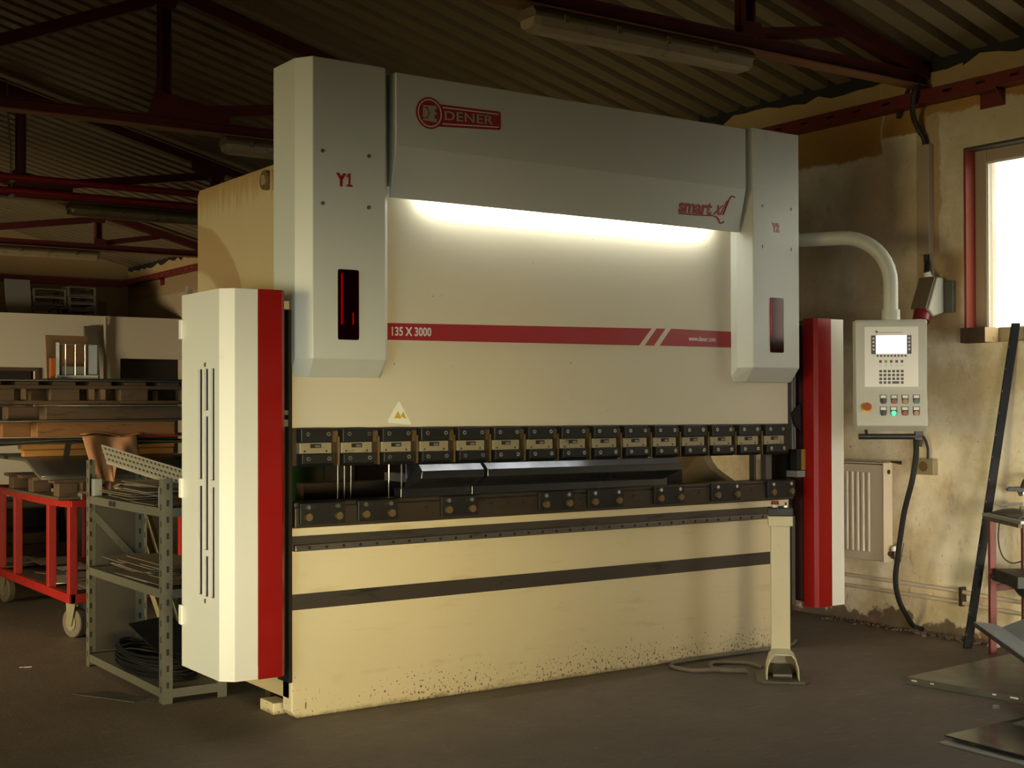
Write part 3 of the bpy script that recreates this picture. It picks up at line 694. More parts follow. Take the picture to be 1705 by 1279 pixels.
tag(base(die(.536, .918)), 'short steel die segment on the left of the bed top', 'die', 'die segments on the bed')
tag(base(die(.920, 2.133)), 'long steel die segment along the middle of the bed top', 'die', 'die segments on the bed')

# ------------------------------------------------------------------ control pendant
PR = math.radians(-43)
pc = cam_pos+cf*7.35+cr*((1485-852.5)/F_PX*7.35)-cu*((718-CY_PX)/F_PX*7.35)
pd = thing('control_pendant', 'grey control panel with lit screen and keys hanging from a bent pipe', 'control panel', pc, PR)
class L(MB):    # local builder (u to the right, v away from the reader, z up)
    def build(s, *a, **k): k['world'] = False; return MB.build(s, *a, **k)
hq = [(-.195, .0), (-.160, -.0)]
b = L(); b.prism([(-.028, .0), (-.075, .030), (-.078, .050), (-.050, .225), (-.050, .600), (-.040, .614), (.10, .614), (.10, .0)], 'x', -.198, .182); housing = b.build('housing', 'pendant', pd, .006)
def u_(cx): return (1400+cx*.2033-1485)*.003316
def z_(cy): return (718-(500+cy*.2033))*.003316
b = L(); b.box(u_(195), u_(620), -.0525, -.050, z_(710), z_(220)); fp = b.build('face_plate', 'face', pd, .001)
b = L(); b.box(u_(285), u_(528), -.0545, -.0525, z_(438), z_(293)); b.build('screen', 'screen', pd)
for a, c in ((247, 284), (529, 565)):
    b = L(); b.box(u_(a), u_(c), -.0540, -.0525, z_(443), z_(291)); sk = b.build('key_strip', 'keygrey', pd)
    b = L()
    for cy in (316, 345, 375, 405): b.box(u_((a+c)/2-8), u_((a+c)/2+8), -.0555, -.0540, z_(cy+8), z_(cy-8))
    b.build('key_row', 'whiteplastic', sk)
b = L()
for i in range(9): b.box(u_(298+i*27.5-8), u_(298+i*27.5+8), -.0545, -.0525, z_(466), z_(449))
b.build('function_keys', 'keygrey', pd)
for cx, mt in ((320, 'btnred'), (363, 'keygreen'), (405, 'keygrey'), (448, 'keygrey'), (490, 'keygrey')):
    b = L(); b.box(u_(cx-10), u_(cx+10), -.0545, -.0525, z_(514), z_(493)); b.build('membrane_key', mt, pd)
b = L()
for i in range(5): b.box(u_(320+i*42.5-10), u_(320+i*42.5+10), -.0532, -.0525, z_(545), z_(528))
b.build('key_symbols', 'whiteplastic', pd)
b = L()
for r, cy in enumerate((583, 614, 645, 675)):
    for k in range(6):
        cx = 321+k*34
        if r == 3 and k in (3, 4): continue
        b.box(u_(cx-11), u_(cx+11), -.0548, -.0525, z_(cy+10), z_(cy-10))
b.box(u_(412), u_(467), -.0548, -.0525, z_(685), z_(665)); b.build('keypad', 'keygrey', pd)
b = L(); b.box(u_(312), u_(497), -.0532, -.0525, z_(270), z_(267)); b.prism([(u_(277), z_(252)), (u_(300), z_(256)), (u_(300), z_(274)), (u_(286), z_(270))], 'y', -.0532, -.0525); b.build('red_logo', 'textred', pd)
def slope_v(z): return -.050-(.225-z)/(.175)*.028
def button(cx, cy, mt, kind='push'):
    u = u_(cx); z = z_(cy+8); v = slope_v(z)
    b = L(); b.box(u-.018, u+.018, v-.003, v+.004, z-.004, z+.030); b.cyl((u, v-.003, z-.006), (u, v+.004, z-.006), .018, 16)
    p = b.build('push_button', 'blackplastic', pd, .001)
    b = L(); b.box(u-.014, u+.014, v-.0040, v-.003, z+.012, z+.027); b.build('legend', 'whiteplastic', p)
    b = L()
    if kind == 'push': b.cyl((u, v-.010, z-.006), (u, v-.003, z-.006), .0135, 16)
    else: b.cyl((u, v-.007, z-.006), (u, v-.003, z-.006), .014, 16); b.box(u-.004, u+.004, v-.018, v-.006, z-.018, z+.006)
    b.build('button_cap', mt, p, smooth=(kind == 'push'))
for cx, cy, mt, k in ((340, 812, 'blackplastic', 'turn'), (425, 812, 'btnred', 'push'), (512, 812, 'btnyellow', 'push'), (600, 812, 'btngreen', 'push'),
                      (338, 908, 'blackplastic', 'turn'), (419, 908, 'greenlit', 'push'), (508, 908, 'btnred', 'push'), (597, 908, 'btnyellow', 'push')): button(cx, cy, mt, k)
ue, ze = u_(207), z_(880); ve = slope_v(ze)
b = L(); b.cyl((ue, ve-.006, ze), (ue, ve+.004, ze), .031, 24); es = b.build('emergency_stop', 'yellow', pd, smooth=True)
b = L(); b.cyl((ue, ve-.022, ze+.004), (ue, ve-.006, ze+.002), .013, 20); b.cyl((ue, ve-.036, ze+.006), (ue, ve-.022, ze+.004), .022, 20, .019); b.build('mushroom_head', 'orange', es, smooth=True)
b = L(); b.cyl((u_(140), -.075, -.028), (u_(640), -.075, -.028), .016, 14); b.cyl((u_(205), -.075, -.028), (u_(205), -.03, .01), .009, 10); b.box(u_(585), u_(640), -.09, -.04, -.046, .0); b.build('handle_bar', 'blackplastic', pd, smooth=True)
b = L(); b.cyl((-.0, .02, .612), (-.0, .02, .672), .050, 24); b.build('collar', 'pendant', pd, smooth=True)
top = W[pd.name] @ Vector((0, .02, .66))
zt = 2.285
pth = [top, (top.x, top.y, 1.98)]
cz_ = zt-.26
pth += [(top.x+(-.047*k/8)*0, top.y, cz_) for k in (0,)]
a0 = Vector((3.055, .165, zt)); dirh = (a0-Vector((top.x, top.y, zt))).normalized()
for k in range(1, 11):
    a = math.pi/2*k/10; pth.append(Vector((top.x, top.y, cz_))+dirh*(.26*(1-math.cos(a)))+Vector((0, 0, .26*math.sin(a))))
pth.append(a0)
MB().tube(pth, .040, 18).build('support_arm', 'pendant', pd, smooth=True)

def at(px, py, depth):
    return cam_pos+cf*depth+cr*((px-852.5)/F_PX*depth)-cu*((py-CY_PX)/F_PX*depth)
hz = [(1525, 733, 7.33), (1525, 760, 7.36), (1518, 803, 7.4), (1505, 856, 7.5), (1496, 919, 7.6), (1491, 966, 7.68), (1497, 1000, 7.75), (1508, 1022, 7.80)]
P = [at(*q) for q in hz]+[Vector((3.99, -.10, .035)), Vector((4.01, -.155, .017))]
tag(base(MB().tube(spline(P, 6), .0155, 10).build('control_cable', 'rubber', None, smooth=True)), 'thick black cable hanging from the control panel down to the floor', 'cable')

# ------------------------------------------------------------------ foot pedal stand in front of the bed
AZ = math.radians(-43)     # local -y looks towards the photographer
pl = thing('foot_pedal_stand', 'cream foot pedal with a tall square post and red button on top', 'foot pedal', (2.36, -.60, 0), AZ)
b = L(); b.prism([(-.125, -.13), (-.10, -.155), (.10, -.155), (.125, -.12), (.13, .10), (.09, .14), (-.10, .14), (-.13, .09)], 'z', 0, .012); b.build('base_plate', 'galv', pl, .002)
q = []
def hood_ring(v, s=1.0, hgt=.135, t=0):
    o = [(-.080*s+t, .012), (-.077*s+t, .07), (-.062*s+t, hgt-.018-t), (-.040*s, hgt-t), (.040*s, hgt-t), (.062*s-t, hgt-.018-t), (.077*s-t, .07), (.080*s-t, .012)]
    return [(a, v, z) for a, z in o]
b = L(); n = 8
pts = hood_ring(-.115)+hood_ring(.055, .96)+hood_ring(-.115, 1, .135, .006)+hood_ring(.055, .96, .135, .006)
fc = [(i, i+1, n+i+1, n+i) for i in range(n-1)]+[(2*n+i, 2*n+i+1, 3*n+i+1, 3*n+i) for i in range(n-1)]+[(i, i+1, 2*n+i+1, 2*n+i) for i in range(n-1)]+[tuple(range(n, 2*n))]
b.poly(pts, fc); b.build('pedal_hood', 'cream2', pl, .002)
b = L(); b.prism([(-.085, .022), (.035, .050), (.035, .064), (-.085, .034)], 'x', -.045, .045); b.build('treadle', 'steel', pl, .002)
b = L(); b.box(-.046, .046, -.075, -.02, .012, .024); b.build('treadle_mount', 'brownsteel', pl)
b = L(); b.box(-.047, .047, .058, .125, .012, .748); b.build('post', 'cream2', pl, .004)
b = L(); b.box(-.060, .060, .03, .125, .745, .795); cb = b.build('button_box', 'cream2', pl, .004)
b = L(); b.box(-.061, .061, .029, .126, .795, .836); b.build('box_lid', 'blackplastic', pl, .004)
b = L(); b.cyl((-.025, .078, .836), (-.025, .078, .850), .014, 16); s_ = b.build('emergency_stop', 'whiteplastic', pl, smooth=True)
b = L(); b.cyl((-.025, .078, .850), (-.025, .078, .868), .021, 18, .018); b.build('mushroom_head', 'btnred', s_, smooth=True)
b = L(); b.cyl((.028, .078, .836), (.028, .078, .846), .014, 16); s_ = b.build('selector_switch', 'bright', pl, smooth=True)
b = L(); b.box(.024, .032, .066, .092, .846, .860); b.build('switch_lever', 'blackplastic', s_)
P = [(2.43, -.40, .012), (2.45, -.25, .010), (2.30, -.17, .012), (2.20, -.32, .012), (2.30, -.42, .012), (2.20, -.33, .016), (2.08, -.24, .012), (2.12, -.06, .012), (2.5, -.04, .012), (2.95, -.05, .012), (3.15, .05, .012)]
tag(base(MB().tube(spline(P, 8), .010, 8).build('pedal_cable', 'rope', None, smooth=True)), 'dusty grey cable looped on the floor between pedal and machine bed', 'cable')

# ------------------------------------------------------------------ fixtures of the right wall
rd = thing('radiator', 'cream ribbed panel radiator on the right wall behind the red and white guard', 'radiator', (3.95, .55, .40))
y0, y1, z0, z1 = .03, 1.10, .40, 1.00
b = MB(); b.box(3.935, 3.96, y0, y1, z0, z1)
b.build('back_panel', 'radiator', rd, .006)
b = MB(); b.box(3.885, 3.925, y0, y1, z0+.01, z1-.012)
for i in range(22):
    ya = y0+.10+i*.042
    if ya+.03 < y1-.05: b.prism([(3.885, ya), (3.878, ya+.006), (3.878, ya+.022), (3.885, ya+.028)], 'z', z0+.06, z1-.06)
b.build('front_panel', 'radiator', rd, .002)
b = MB(); b.box(3.882, 3.962, y0-.004, y0, z0+.004, z1); b.box(3.882, 3.962, y0, y1, z1-.006, z1); b.build('side_cover', 'radiator', rd)
b = MB(); b.cyl((3.93, y0-.006, .945), (3.93, y0+.01, .945), .014, 12); b.build('bleed_plug', 'brownsteel', rd, smooth=True)
b = MB(); b.tube([(3.93, y0, .455), (3.93, y0-.045, .455)], .014, 10); b.cyl((3.93, y0-.045, .43), (3.93, y0-.045, .475), .018, 12); b.tube([(3.93, y0-.045, .44), (3.96, y0-.055, .41), (3.985, y0-.06, .52)], .010, 8); v_ = b.build('valve', 'brownsteel', rd, smooth=True)
b = MB(); b.cyl((3.93, y0-.045, .475), (3.93, y0-.045, .505), .022, 14, .018); b.build('valve_head', 'whiteplastic', v_, smooth=True)
b = MB(); b.box(3.96, 4.028, .2, .24, .55, .9); b.build('wall_bracket', 'radiator', rd)
HP = []
for zr, nm in ((.210, 'lower of the two cream heating pipes running along the right wall'), (.274, 'upper of the two cream heating pipes running along the right wall')):
    o = MB().tube([(4.002, 2.2, zr+.01), (4.002, .3, zr+.01), (4.002, -.42, zr), (4.002, -.55, zr-.01), (4.002, -1.6, zr-.035)], .012, 10).build('heating_pipe', 'radiator', None, smooth=True)
    tag(base(o), nm, 'pipe', 'heating pipes')
o = MB().box(3.985, WX, -.445, -.425, .19, .30).build('pipe_clip', 'brownsteel', None, .002); tag(base(o), 'small pipe clip holding both heating pipes to the right wall', 'pipe clip')
tk = MB(); tk.box(3.982, WX, -.235, -.158, 2.235, 2.885)
o = tk.build('cable_trunking', 'frame', None, .003); tag(base(o), 'pale vertical cable trunking on the right wall left of the window', 'cable trunking')
o = MB().box(4.012, WX, -.235, -.165, 1.98, 2.235).build('mounting_board', 'frame', None); tag(base(o), 'bare backing strip below the vertical cable trunking', 'strip')
P = [(3.99, -.185, 3.30), (3.94, -.205, 3.27), (3.90, -.215, 3.21), (3.90, -.19, 3.12), (3.95, -.155, 3.05), (3.985, -.17, 2.97), (4.004, -.195, 2.89), (4.006, -.20, 2.6), (4.006, -.20, 2.235), (3.99, -.215, 2.18), (3.955, -.238, 2.128)]
tag(base(MB().tube(spline(P, 6), .016, 10).build('supply_cable', 'rubber', None, smooth=True)), 'black supply cable drooping from the truss end into the wall trunking', 'cable')
P = [(4.0, .0, 3.08), (3.98, -.04, 3.15), (3.97, -.12, 3.25)]
tag(base(MB().tube(spline(P, 5), .012, 8).build('short_cable', 'rubber', None, smooth=True)), 'short black cable slanting up behind the rail to the truss end', 'cable')
# industrial plug socket
sk = thing('wall_socket', 'grey angled industrial socket box on a dark plate beside the window', 'socket', (WX, -.28, 1.86))
b = MB(); b.box(4.0, WX, -.385, -.225, 1.885, 2.07); b.build('mounting_plate', 'galv', sk, .003)
b = MB(); b.prism([(4.0, 2.09), (3.945, 2.09), (3.862, 1.90), (3.905, 1.86), (4.0, 1.885)], 'y', -.325, -.195); bx = b.build('box', 'pendant', sk, .008)
b = MB(); b.prism([(3.940, 2.094), (3.858, 1.902), (3.846, 1.908), (3.928, 2.094)], 'y', -.315, -.205); b.build('box_lid', 'lampbody', sk, .004)
b = MB(); b.cyl((3.96, -.25, 2.088), (3.95, -.245, 2.125), .026, 16, .020); b.build('cable_gland', 'whiteplastic', sk, smooth=True)
pg = thing('red_plug', 'red round industrial plug hanging under the angled wall socket', 'plug', (3.86, -.27, 1.78))
b = MB(); b.cyl((3.893, -.26, 1.888), (3.868, -.265, 1.835), .052, 22, .050); b.build('plug_ring', 'plugred', pg, smooth=True)
b = MB(); b.cyl((3.868, -.265, 1.835), (3.85, -.27, 1.77), .036, 18, .024); b.build('plug_body', 'whiteplastic', pg, smooth=True)
P = [(3.85, -.27, 1.77), (3.86, -.24, 1.70), (3.93, -.20, 1.55), (3.985, -.17, 1.35), (4.003, -.16, 1.2), (4.0, -.15, 1.10)]
tag(base(MB().tube(spline(P, 6), .010, 8).build('plug_cable', 'brownsteel', None, smooth=True)), 'thin brown cable running down the wall behind the control panel', 'cable')
jb = thing('junction_box', 'dirty square outlet box low on the right wall beside the black cable', 'outlet', (WX, -.18, .935))
b = MB(); b.box(3.985, WX, -.255, -.115, .935, 1.03); b.build('box', 'brass', jb, .004)
b = MB(); b.cyl((3.981, -.185, .985), (3.985, -.185, .985), .030, 20); b.cyl((3.979, -.172, .988), (3.982, -.172, .988), .006, 8); b.cyl((3.979, -.198, .983), (3.982, -.198, .983), .006, 8); b.build('socket_face', 'gold', jb, smooth=True)
b = MB(); b.tube(spline([(4.0, -.125, 1.03), (3.995, -.115, 1.09), (3.99, -.13, 1.15), (3.99, -.165, 1.165), (3.99, -.195, 1.14), (4.0, -.205, 1.09), (4.0, -.205, 1.03)], 6), .008, 8); b.build('loop_cable', 'rubber', jb, smooth=True)
o = MB().cyl((3.99, -.02, 1.0), (3.965, .04, 1.005), .012, 10, .004).build('wall_stub', 'brownsteel', None, smooth=True); tag(base(o), 'rusty pipe stub sticking out of the wall left of the outlet', 'pipe stub')

# black angle bar leaning on the wall
lb = thing('leaning_angle_bar', 'long black perforated angle bar leaning against the right wall by the window', 'steel bar', (3.765, -.62, 0))
A_ = Vector((3.765, -.62, 0)); B_ = Vector((4.0, -.775, 1.80)); d_ = B_-A_
v1 = Vector((.038, -.027, 0)); v2 = Vector((.010, .012, 0))
b = MB(); b.obox(A_, d_, v1, Vector((.002, .002, .001))); b.obox(A_, d_, v2, v1*.08)
bar = b.build('angle_profile', 'blackbar', lb)
b = MB()
for k in range(14): b.obox(A_+d_*(.04+k*.068)+v2*.0+Vector((-.0012, -.0012, 0)), d_*.006, v1*.10, Vector((.0006, .0006, 0)))
b.build('hole_pattern', 'galv', bar)

# rubble, chips and stains at the foot of the wall
b = MB()
for k in range(420):
    y = random.uniform(-1.0, .55); x = WX-abs(random.gauss(0, .05))-.010; s = random.uniform(.004, .014)*(1.4 if -.6 < y < -.1 else .8)
    bmesh.ops.create_icosphere(b.bm, subdivisions=1, radius=s, matrix=Matrix.Translation((x, y, s*.45)) @ Matrix.Diagonal((1, random.uniform(.7, 1.3), .7, 1)))
o = b.build('rubble', 'brick'); tag(o, 'crumbled plaster and brick rubble along the foot of the right wall', 'rubble', None, 'stuff')
b = MB()
for k in range(90):
    x = random.uniform(-1.6, 3.0); y = random.uniform(-2.6, -.25)
    if (-.5 < y and -.2 < x < 3.2) or (x > 1.85 and y < -1.0): continue
    s = random.uniform(.002, .0045); a = random.uniform(0, 3.1)
    b.obox((x, y, .0005), (s*2.2*math.cos(a), s*2.2*math.sin(a), 0), (-s*math.sin(a), s*math.cos(a), 0), (0, 0, s*.5))
o = b.build('litter', 'brick'); tag(o, 'tiny metal chips and flecks scattered over the concrete floor', 'litter', None, 'stuff')
def crumple(name, c, s, mat, label, cat):
    b = MB(); bmesh.ops.create_icosphere(b.bm, subdivisions=2, radius=s)
    for v in b.bm.verts: v.co *= random.uniform(.65, 1.15)
    for v in b.bm.verts: v.co.z = max(v.co.z*.55, -.4*s)
    zm = min(v.co.z for v in b.bm.verts)
    for v in b.bm.verts: v.co += Vector(c)+Vector((0, 0, -zm))
    tag(base(b.build(name, mat)), label, cat)
crumple('paper_scrap', (3.93, -.70, .0), .035, 'paper', 'crumpled white paper scrap on the floor at the foot of the wall', 'paper')
o = MB().obox((2.62, -1.62, 0), (.035, -.008, 0), (.006, .018, 0), (0, 0, .012)).build('metal_chip', 'bright'); tag(base(o), 'small bright metal chip between the two floor sheets', 'metal chip')
o = MB().obox((-.655, 1.86, 0), (.060, -.018, 0), (.003, .009, 0), (0, 0, .003)).build('bright_strip', 'bright'); tag(base(o), 'small bright metal sliver on the floor left of the shelf', 'metal sliver')
o = MB().prism([(-.62, 1.06), (-.44, .72), (-.36, .78), (-.47, 1.03)], 'z', 0, .002); o = o.build('floor_offcut', 'darksheet'); tag(base(o), 'dark flat sheet offcut on the floor in front of the shelf', 'sheet offcut')

# ------------------------------------------------------------------ red stand at the right edge
sd = thing('red_work_stand', 'red steel stand with a grey top and a dark tray, at the right edge', 'work stand', (3.80, -.95, 0))
e1 = Vector((-.5707, -.8211, 0)); e2 = Vector((.8211, -.5707, 0))
T0 = Vector((3.752, -.775, .745))
b = MB(); b.obox(T0-e2*.02, e1*.55, e2*.30, (0, 0, .016)); b.build('table_top', 'zinc', sd, .002)
b = MB(); b.obox(T0-e2*.012+Vector((0, 0, -.022)), e1*.5, e2*.02, (0, 0, .022)); b.build('top_frame', 'brownsteel', sd)
for p in (Vector((3.763, -.80, 0)), Vector((3.905, -.905, 0))):
    b = MB(); b.obox(p-e2*.017, e1*.034, e2*.034, (0, 0, .745)); b.build('leg', 'standred', sd, .002)
p = Vector((3.82, -1.15, 0)); b = MB(); b.obox(p-e2*.017, e1*.034, e2*.034, (0, 0, .745)); b.build('leg', 'standred', sd, .002)
b = MB(); b.bar(Vector((3.765, -.81, .355)), Vector((3.905, -.91, .375)), .03, .035); b.build('cross_bar', 'truss', sd)
b = MB(); b.obox(Vector((3.735, -.83, .40)), e2*.32+e1*.02, e1*.35, (0, 0, .065)); b.obox(Vector((3.718, -.82, .415)), e2*.03, e1*.02, (0, 0, .018)); b.build('tray', 'black', sd, .004)
b = MB(); bmesh.ops.create_uvsphere(b.bm, u_segments=20, v_segments=12, radius=.12, matrix=Matrix.Translation((3.91, -.97, .40)) @ Matrix.Diagonal((1, 1, .95, 1)))
bmesh.ops.bisect_plane(b.bm, geom=b.bm.verts[:]+b.bm.edges[:]+b.bm.faces[:], plane_co=(0, 0, .396), plane_no=(0, 0, 1), clear_outer=True)
b.build('drip_bowl', 'blackplastic', sd, smooth=True)
P = [(3.80, -.83, .73), (3.785, -.83, .62), (3.80, -.845, .53), (3.845, -.87, .49), (3.90, -.90, .50)]
tag(base(MB().tube(spline(P, 6), .004, 6).build('thin_cable', 'rubber', None, smooth=True)), 'thin black cable looping below the grey top of the red stand', 'cable')
# tools on the stand
zt_ = .761
gl = thing('tool_roll', 'dark flat cloth pad lying on the grey top of the red stand', 'pad', T0+e1*.12+e2*.10)
def gpad(u, v):
    p = T0+Vector((0, 0, .018))+e2*(.015+.22*u)+e1*(.03+.4*v); return p+Vector((0, 0, .028*math.sin(math.pi*min(1, u*1.15))*(.7+.3*math.sin(v*7))))
b = MB(); b.grid(gpad, 14, 10); b.build('pad', 'blackplastic', gl, solid=.004)
o = MB().cyl(T0+e2*.17+e1*.05+Vector((0, 0, .042)), T0+e2*.28+e1*.05+Vector((0, 0, .040)), .011, 12).build('wooden_stick', 'woodpale', None, smooth=True); tag(base(o), 'short pale stick lying on the dark pad of the red stand', 'stick')
cl = thing('hand_clamp', 'black hand clamp standing on top of the red stand', 'clamp', T0+e2*.22+e1*.1)
q0 = T0+e2*.10+e1*.04
b = MB(); b.prism([(0, 0)]*0+[(.0, .128), (.02, .142), (.10, .142), (.10, .10), (.075, .09), (.065, .115), (.01, .118)], 'y', 0, .02)
b.bm.transform(Matrix(((e2.x, -e1.x, 0, q0.x), (e2.y, -e1.y, 0, q0.y), (0, 0, 1, zt_), (0, 0, 0, 1)))); b.build('jaw', 'black', cl, .003)
b = MB(); b.tube(spline([q0+e2*.085+Vector((0, 0, .15)), q0+e2*.10+Vector((0, 0, .19)), q0+e2*.14+Vector((0, 0, .21)), q0+e2*.20+Vector((0, 0, .20))], 5), .012, 8); b.tube([q0+e2*.12+Vector((0, 0, .20)), q0+e2*.13+Vector((0, 0, .016))], .008, 8); b.build('frame', 'black', cl, smooth=True)
b = MB(); b.cyl(q0+e2*.085+Vector((0, 0, .125))-e1*(-.001), q0+e2*.085+Vector((0, 0, .125))+e1*.026, .006, 10); b.build('pivot', 'bright', cl, smooth=True)
o = MB().tube(spline([T0+e2*.05+Vector((0, 0, .062)), T0+e2*.08+Vector((0, 0, .055)), T0+e2*.13+Vector((0, 0, .06)), T0+e2*.20+Vector((0, 0, .064))], 5), [.004]*5+[.007]*11, 8).build('bent_handle', 'zinc', None, smooth=True); tag(base(o), 'pale bent metal handle lying on the pad below the black clamp', 'handle')  # loose bent handle

# steel sheets on the floor, lower right
def sheet_pan(name, T, u, v, z, th, mat, label, group=None):
    t = thing(name, label, 'metal sheet', T, 0, group); T = Vector(T); u = Vector(u); v = Vector(v)
    b = MB(); b.obox(T+Vector((0, 0, z)), u, v, (0, 0, th)); p = b.build('sheet', mat, t, .001); return t, p
t, p = sheet_pan('flanged_sheet', (2.745, -1.045, 0), (1.0, .077, 0), (.115, -.95, 0),   .030, .003, 'greysheet', 'grey flanged steel panel with slotted edge on the floor, rear of the two')
T = Vector((2.745, -1.045, 0)); v = Vector((.115, -.95, 0)); n_ = Vector((-1, -.12, 0)).normalized()
b = MB(); b.obox(T+n_*.002, v, n_*.0-n_*.004, (0, 0, .033)); b.obox(T+n_*.028, v, -n_*.026, (0, 0, .003)); fl = b.build('flange', 'darksheet', t)
b = MB()
for k, s in ((.035, .03), (.14, .02), (.47, .02), (.56, .04), (.70, .02), (.82, .03)):
    b.obox(T+v*k+n_*.0035+Vector((0, 0, .018)), v*s, n_*.0012, (0, 0, .007))
b.build('slot_pattern', 'paper', fl)
b = MB(); b.obox(T+Vector((.9, .07, .0)), v, (.004, 0, 0), (0, 0, .030)); b.build('flange', 'darksheet', t)
M['glosssheet'] = paint('glossy_dark_sheet', (.11, .12, .13), .16, .85, .05)
t, p = sheet_pan('lower_plate', (1.925, -1.862, 0), (1.2, .02, 0), (-.035, -.75, 0), .0, .006, 'sheet', 'bottom steel plate of the pair on the floor in the lower right corner', 'stacked floor plates')
t, p = sheet_pan('glossy_plate', (1.985, -1.845, 0), (1.2, .0, 0), (-.04, -.75, 0), .016, .006, 'glosssheet', 'glossy dark steel plate with a bright edge on top of the bottom plate', 'stacked floor plates')
b = MB(); b.obox((2.0, -1.95, .006), (1.0, 0, 0), (0, -.03, 0), (0, 0, .010)); b.obox((1.98, -2.4, .006), (1.0, 0, 0), (0, -.03, 0), (0, 0, .010)); b.build('spacer', 'wooddark', t)
o = MB().obox((2.36, -1.895, .022), (.7, .03, 0), (.02, -.5, 0), (0, 0, .005)).build('small_plate', 'darksheet'); tag(base(o), 'smaller dark plate lying on the glossy plate in the lower right corner', 'metal sheet')
# tilted folded sheet leaning on the stand
t = thing('folded_sheet', 'blue grey folded steel sheet tilted over the floor against the red stand', 'metal sheet', (3.5, -1.1, 0))
A = at(1620, 1035, 6.75); B = at(1642, 1036.5, 6.82); D = at(1705, 1043.5, 6.95); E2 = at(1705, 1096, 5.9)
dn = (E2-A)
def band(a, c): return [a, c, c+dn*1.25, a+dn*1.25]
m1 = A+(D-A)*.40; m2 = A+(D-A)*.56; D2 = A+(D-A)*1.2
m1.z -= .0; m2.z -= .015; D2.z = A.z-.005
b = MB()
for a, c in ((A, m1), (m1, m2), (m2, D2)):
    q = band(a, c); q2 = [p-Vector((0, 0, .004)) for p in q]; b.poly(q+q2, [(0, 1, 2, 3), (7, 6, 5, 4), (0, 4, 5, 1), (1, 5, 6, 2), (2, 6, 7, 3), (3, 7, 4, 0)])
b.build('sheet', 'bluesheet', t)
b = MB(); q = band(A, A+(D-A)*.02); q2 = [p-Vector((0, 0, .022)) for p in q]; b.poly(q+q2, [(0, 1, 2, 3), (7, 6, 5, 4), (0, 4, 5, 1), (1, 5, 6, 2), (2, 6, 7, 3), (3, 7, 4, 0)]); b.build('edge_fold', 'darksheet', t)
for k in (.95, 1.15):
    for s in (.95,):
        p = A+dn*k+(D-A)*s; MB().obox((p.x-.02, p.y-.02, .034), (.04, 0, 0), (0, .04, 0), (0, 0, p.z-.060)).build('support_block', 'wooddark', t)


# ------------------------------------------------------------------ shelf unit at the left of the machine
sh = thing('shelf_unit', 'grey slotted angle shelf unit with three shelves left of the press brake', 'shelf', (-.19, 1.15, 0))
X0, X1, Y0, Y1 = -.350, -.045, .60, 1.72
def post(x, y, sx, sy, h):
    b = MB(); b.box(min(x, x+sx*.045), max(x, x+sx*.045), y-.0015, y+.0015, 0, h); b.box(x-.0015, x+.0015, min(y, y+sy*.045), max(y, y+sy*.045), 0, h)
    p = b.build('post', 'galv', sh)
    b = MB(); z = .05
    while z < h-.03:
        ya, yb = sorted((y+sy*.016, y+sy*.028)); b.box(x-.0026, x+.0026, ya, yb, z, z+.028)
        xa, xb = sorted((x+sx*.016, x+sx*.028)); b.box(xa, xb, y-.0026, y+.0026, z+.02, z+.048); z += .075
    b.build('slot_pattern', 'dark', p)
post(X0, Y0, 1, 1, 1.02); post(X0, Y1, 1, -1, 1.07); post(X1, Y0, -1, 1, 1.02); post(X1, Y1, -1, -1, 1.07)
for z in (.065, .515, .885):
    b = MB(); b.box(X0+.004, X1-.004, Y0+.004, Y1-.004, z-.004, z); b.box(X0+.002, X0+.006, Y0+.003, Y1-.003, z-.040, z); b.box(X1-.006, X1-.002, Y0+.003, Y1-.003, z-.040, z)
    b.box(X0+.004, X1-.004, Y0+.002, Y0+.006, z-.040, z); b.box(X0+.004, X1-.004, Y1-.006, Y1-.002, z-.040, z)
    s_ = b.build('shelf_board', 'galv', sh)
    if z > .8: text('lettering', 'BA-02', 'ink', s_, (X0-.0005, 1.36, .853), (0, -1, 0), (0, 0, 1), .036, 1.1, .0010)
b = MB(); b.bar((-.335, Y1-.012, .80), (-.06, Y1-.012, .50), .004, .035, (0, 0, 1)); b.build('diagonal_brace', 'galv', sh)
b = MB(); b.box(-.30, -.075, Y1+.004, Y1+.010, .07, .86); tag(base(b.build('end_plate', 'endplate')), 'tall brown grey plate standing behind the far end of the shelf', 'plate')
def offcuts(name, n, x0, x1, y0, y1, z0, dz, label, tilt=.02):
    for k in range(n):
        lx = random.uniform(.14, .24); ly = random.uniform(.22, .55)
        x = random.uniform(x0+.01, max(x0+.011, x1-lx-.01)); y = random.uniform(y0, y1-ly); a = random.uniform(-.10, .10); z = z0+k*dz
        o = MB().obox((x, y, z), (lx, lx*a, random.uniform(0, tilt*.3)), (-ly*a*.3, ly, random.uniform(0, tilt*.3)), (0, 0, .003)).build('sheet_offcut', 'offcut')
        tag(base(o), label, 'sheet offcut', name)
offcuts('offcuts on the top shelf', 14, X0, X1, Y0+.06, Y1-.06, .886, .0070, 'thin grey steel offcut in the heap on the top shelf board')
offcuts('offcuts on the middle shelf', 15, X0, X1, Y0+.05, Y1-.05, .516, .0065, 'thin grey steel offcut in the heap on the middle shelf board')
for y in (.64, 1.62):
    o = MB().box(X0+.006, X0+.05, y, y+.04, .886, .975).build('grey_block', 'zinc', None, .002); tag(base(o), 'zinc grey block wedged by the '+('near' if y < 1 else 'far')+' post of the top shelf', 'block')
SN = ['lowest', 'middle', 'highest']
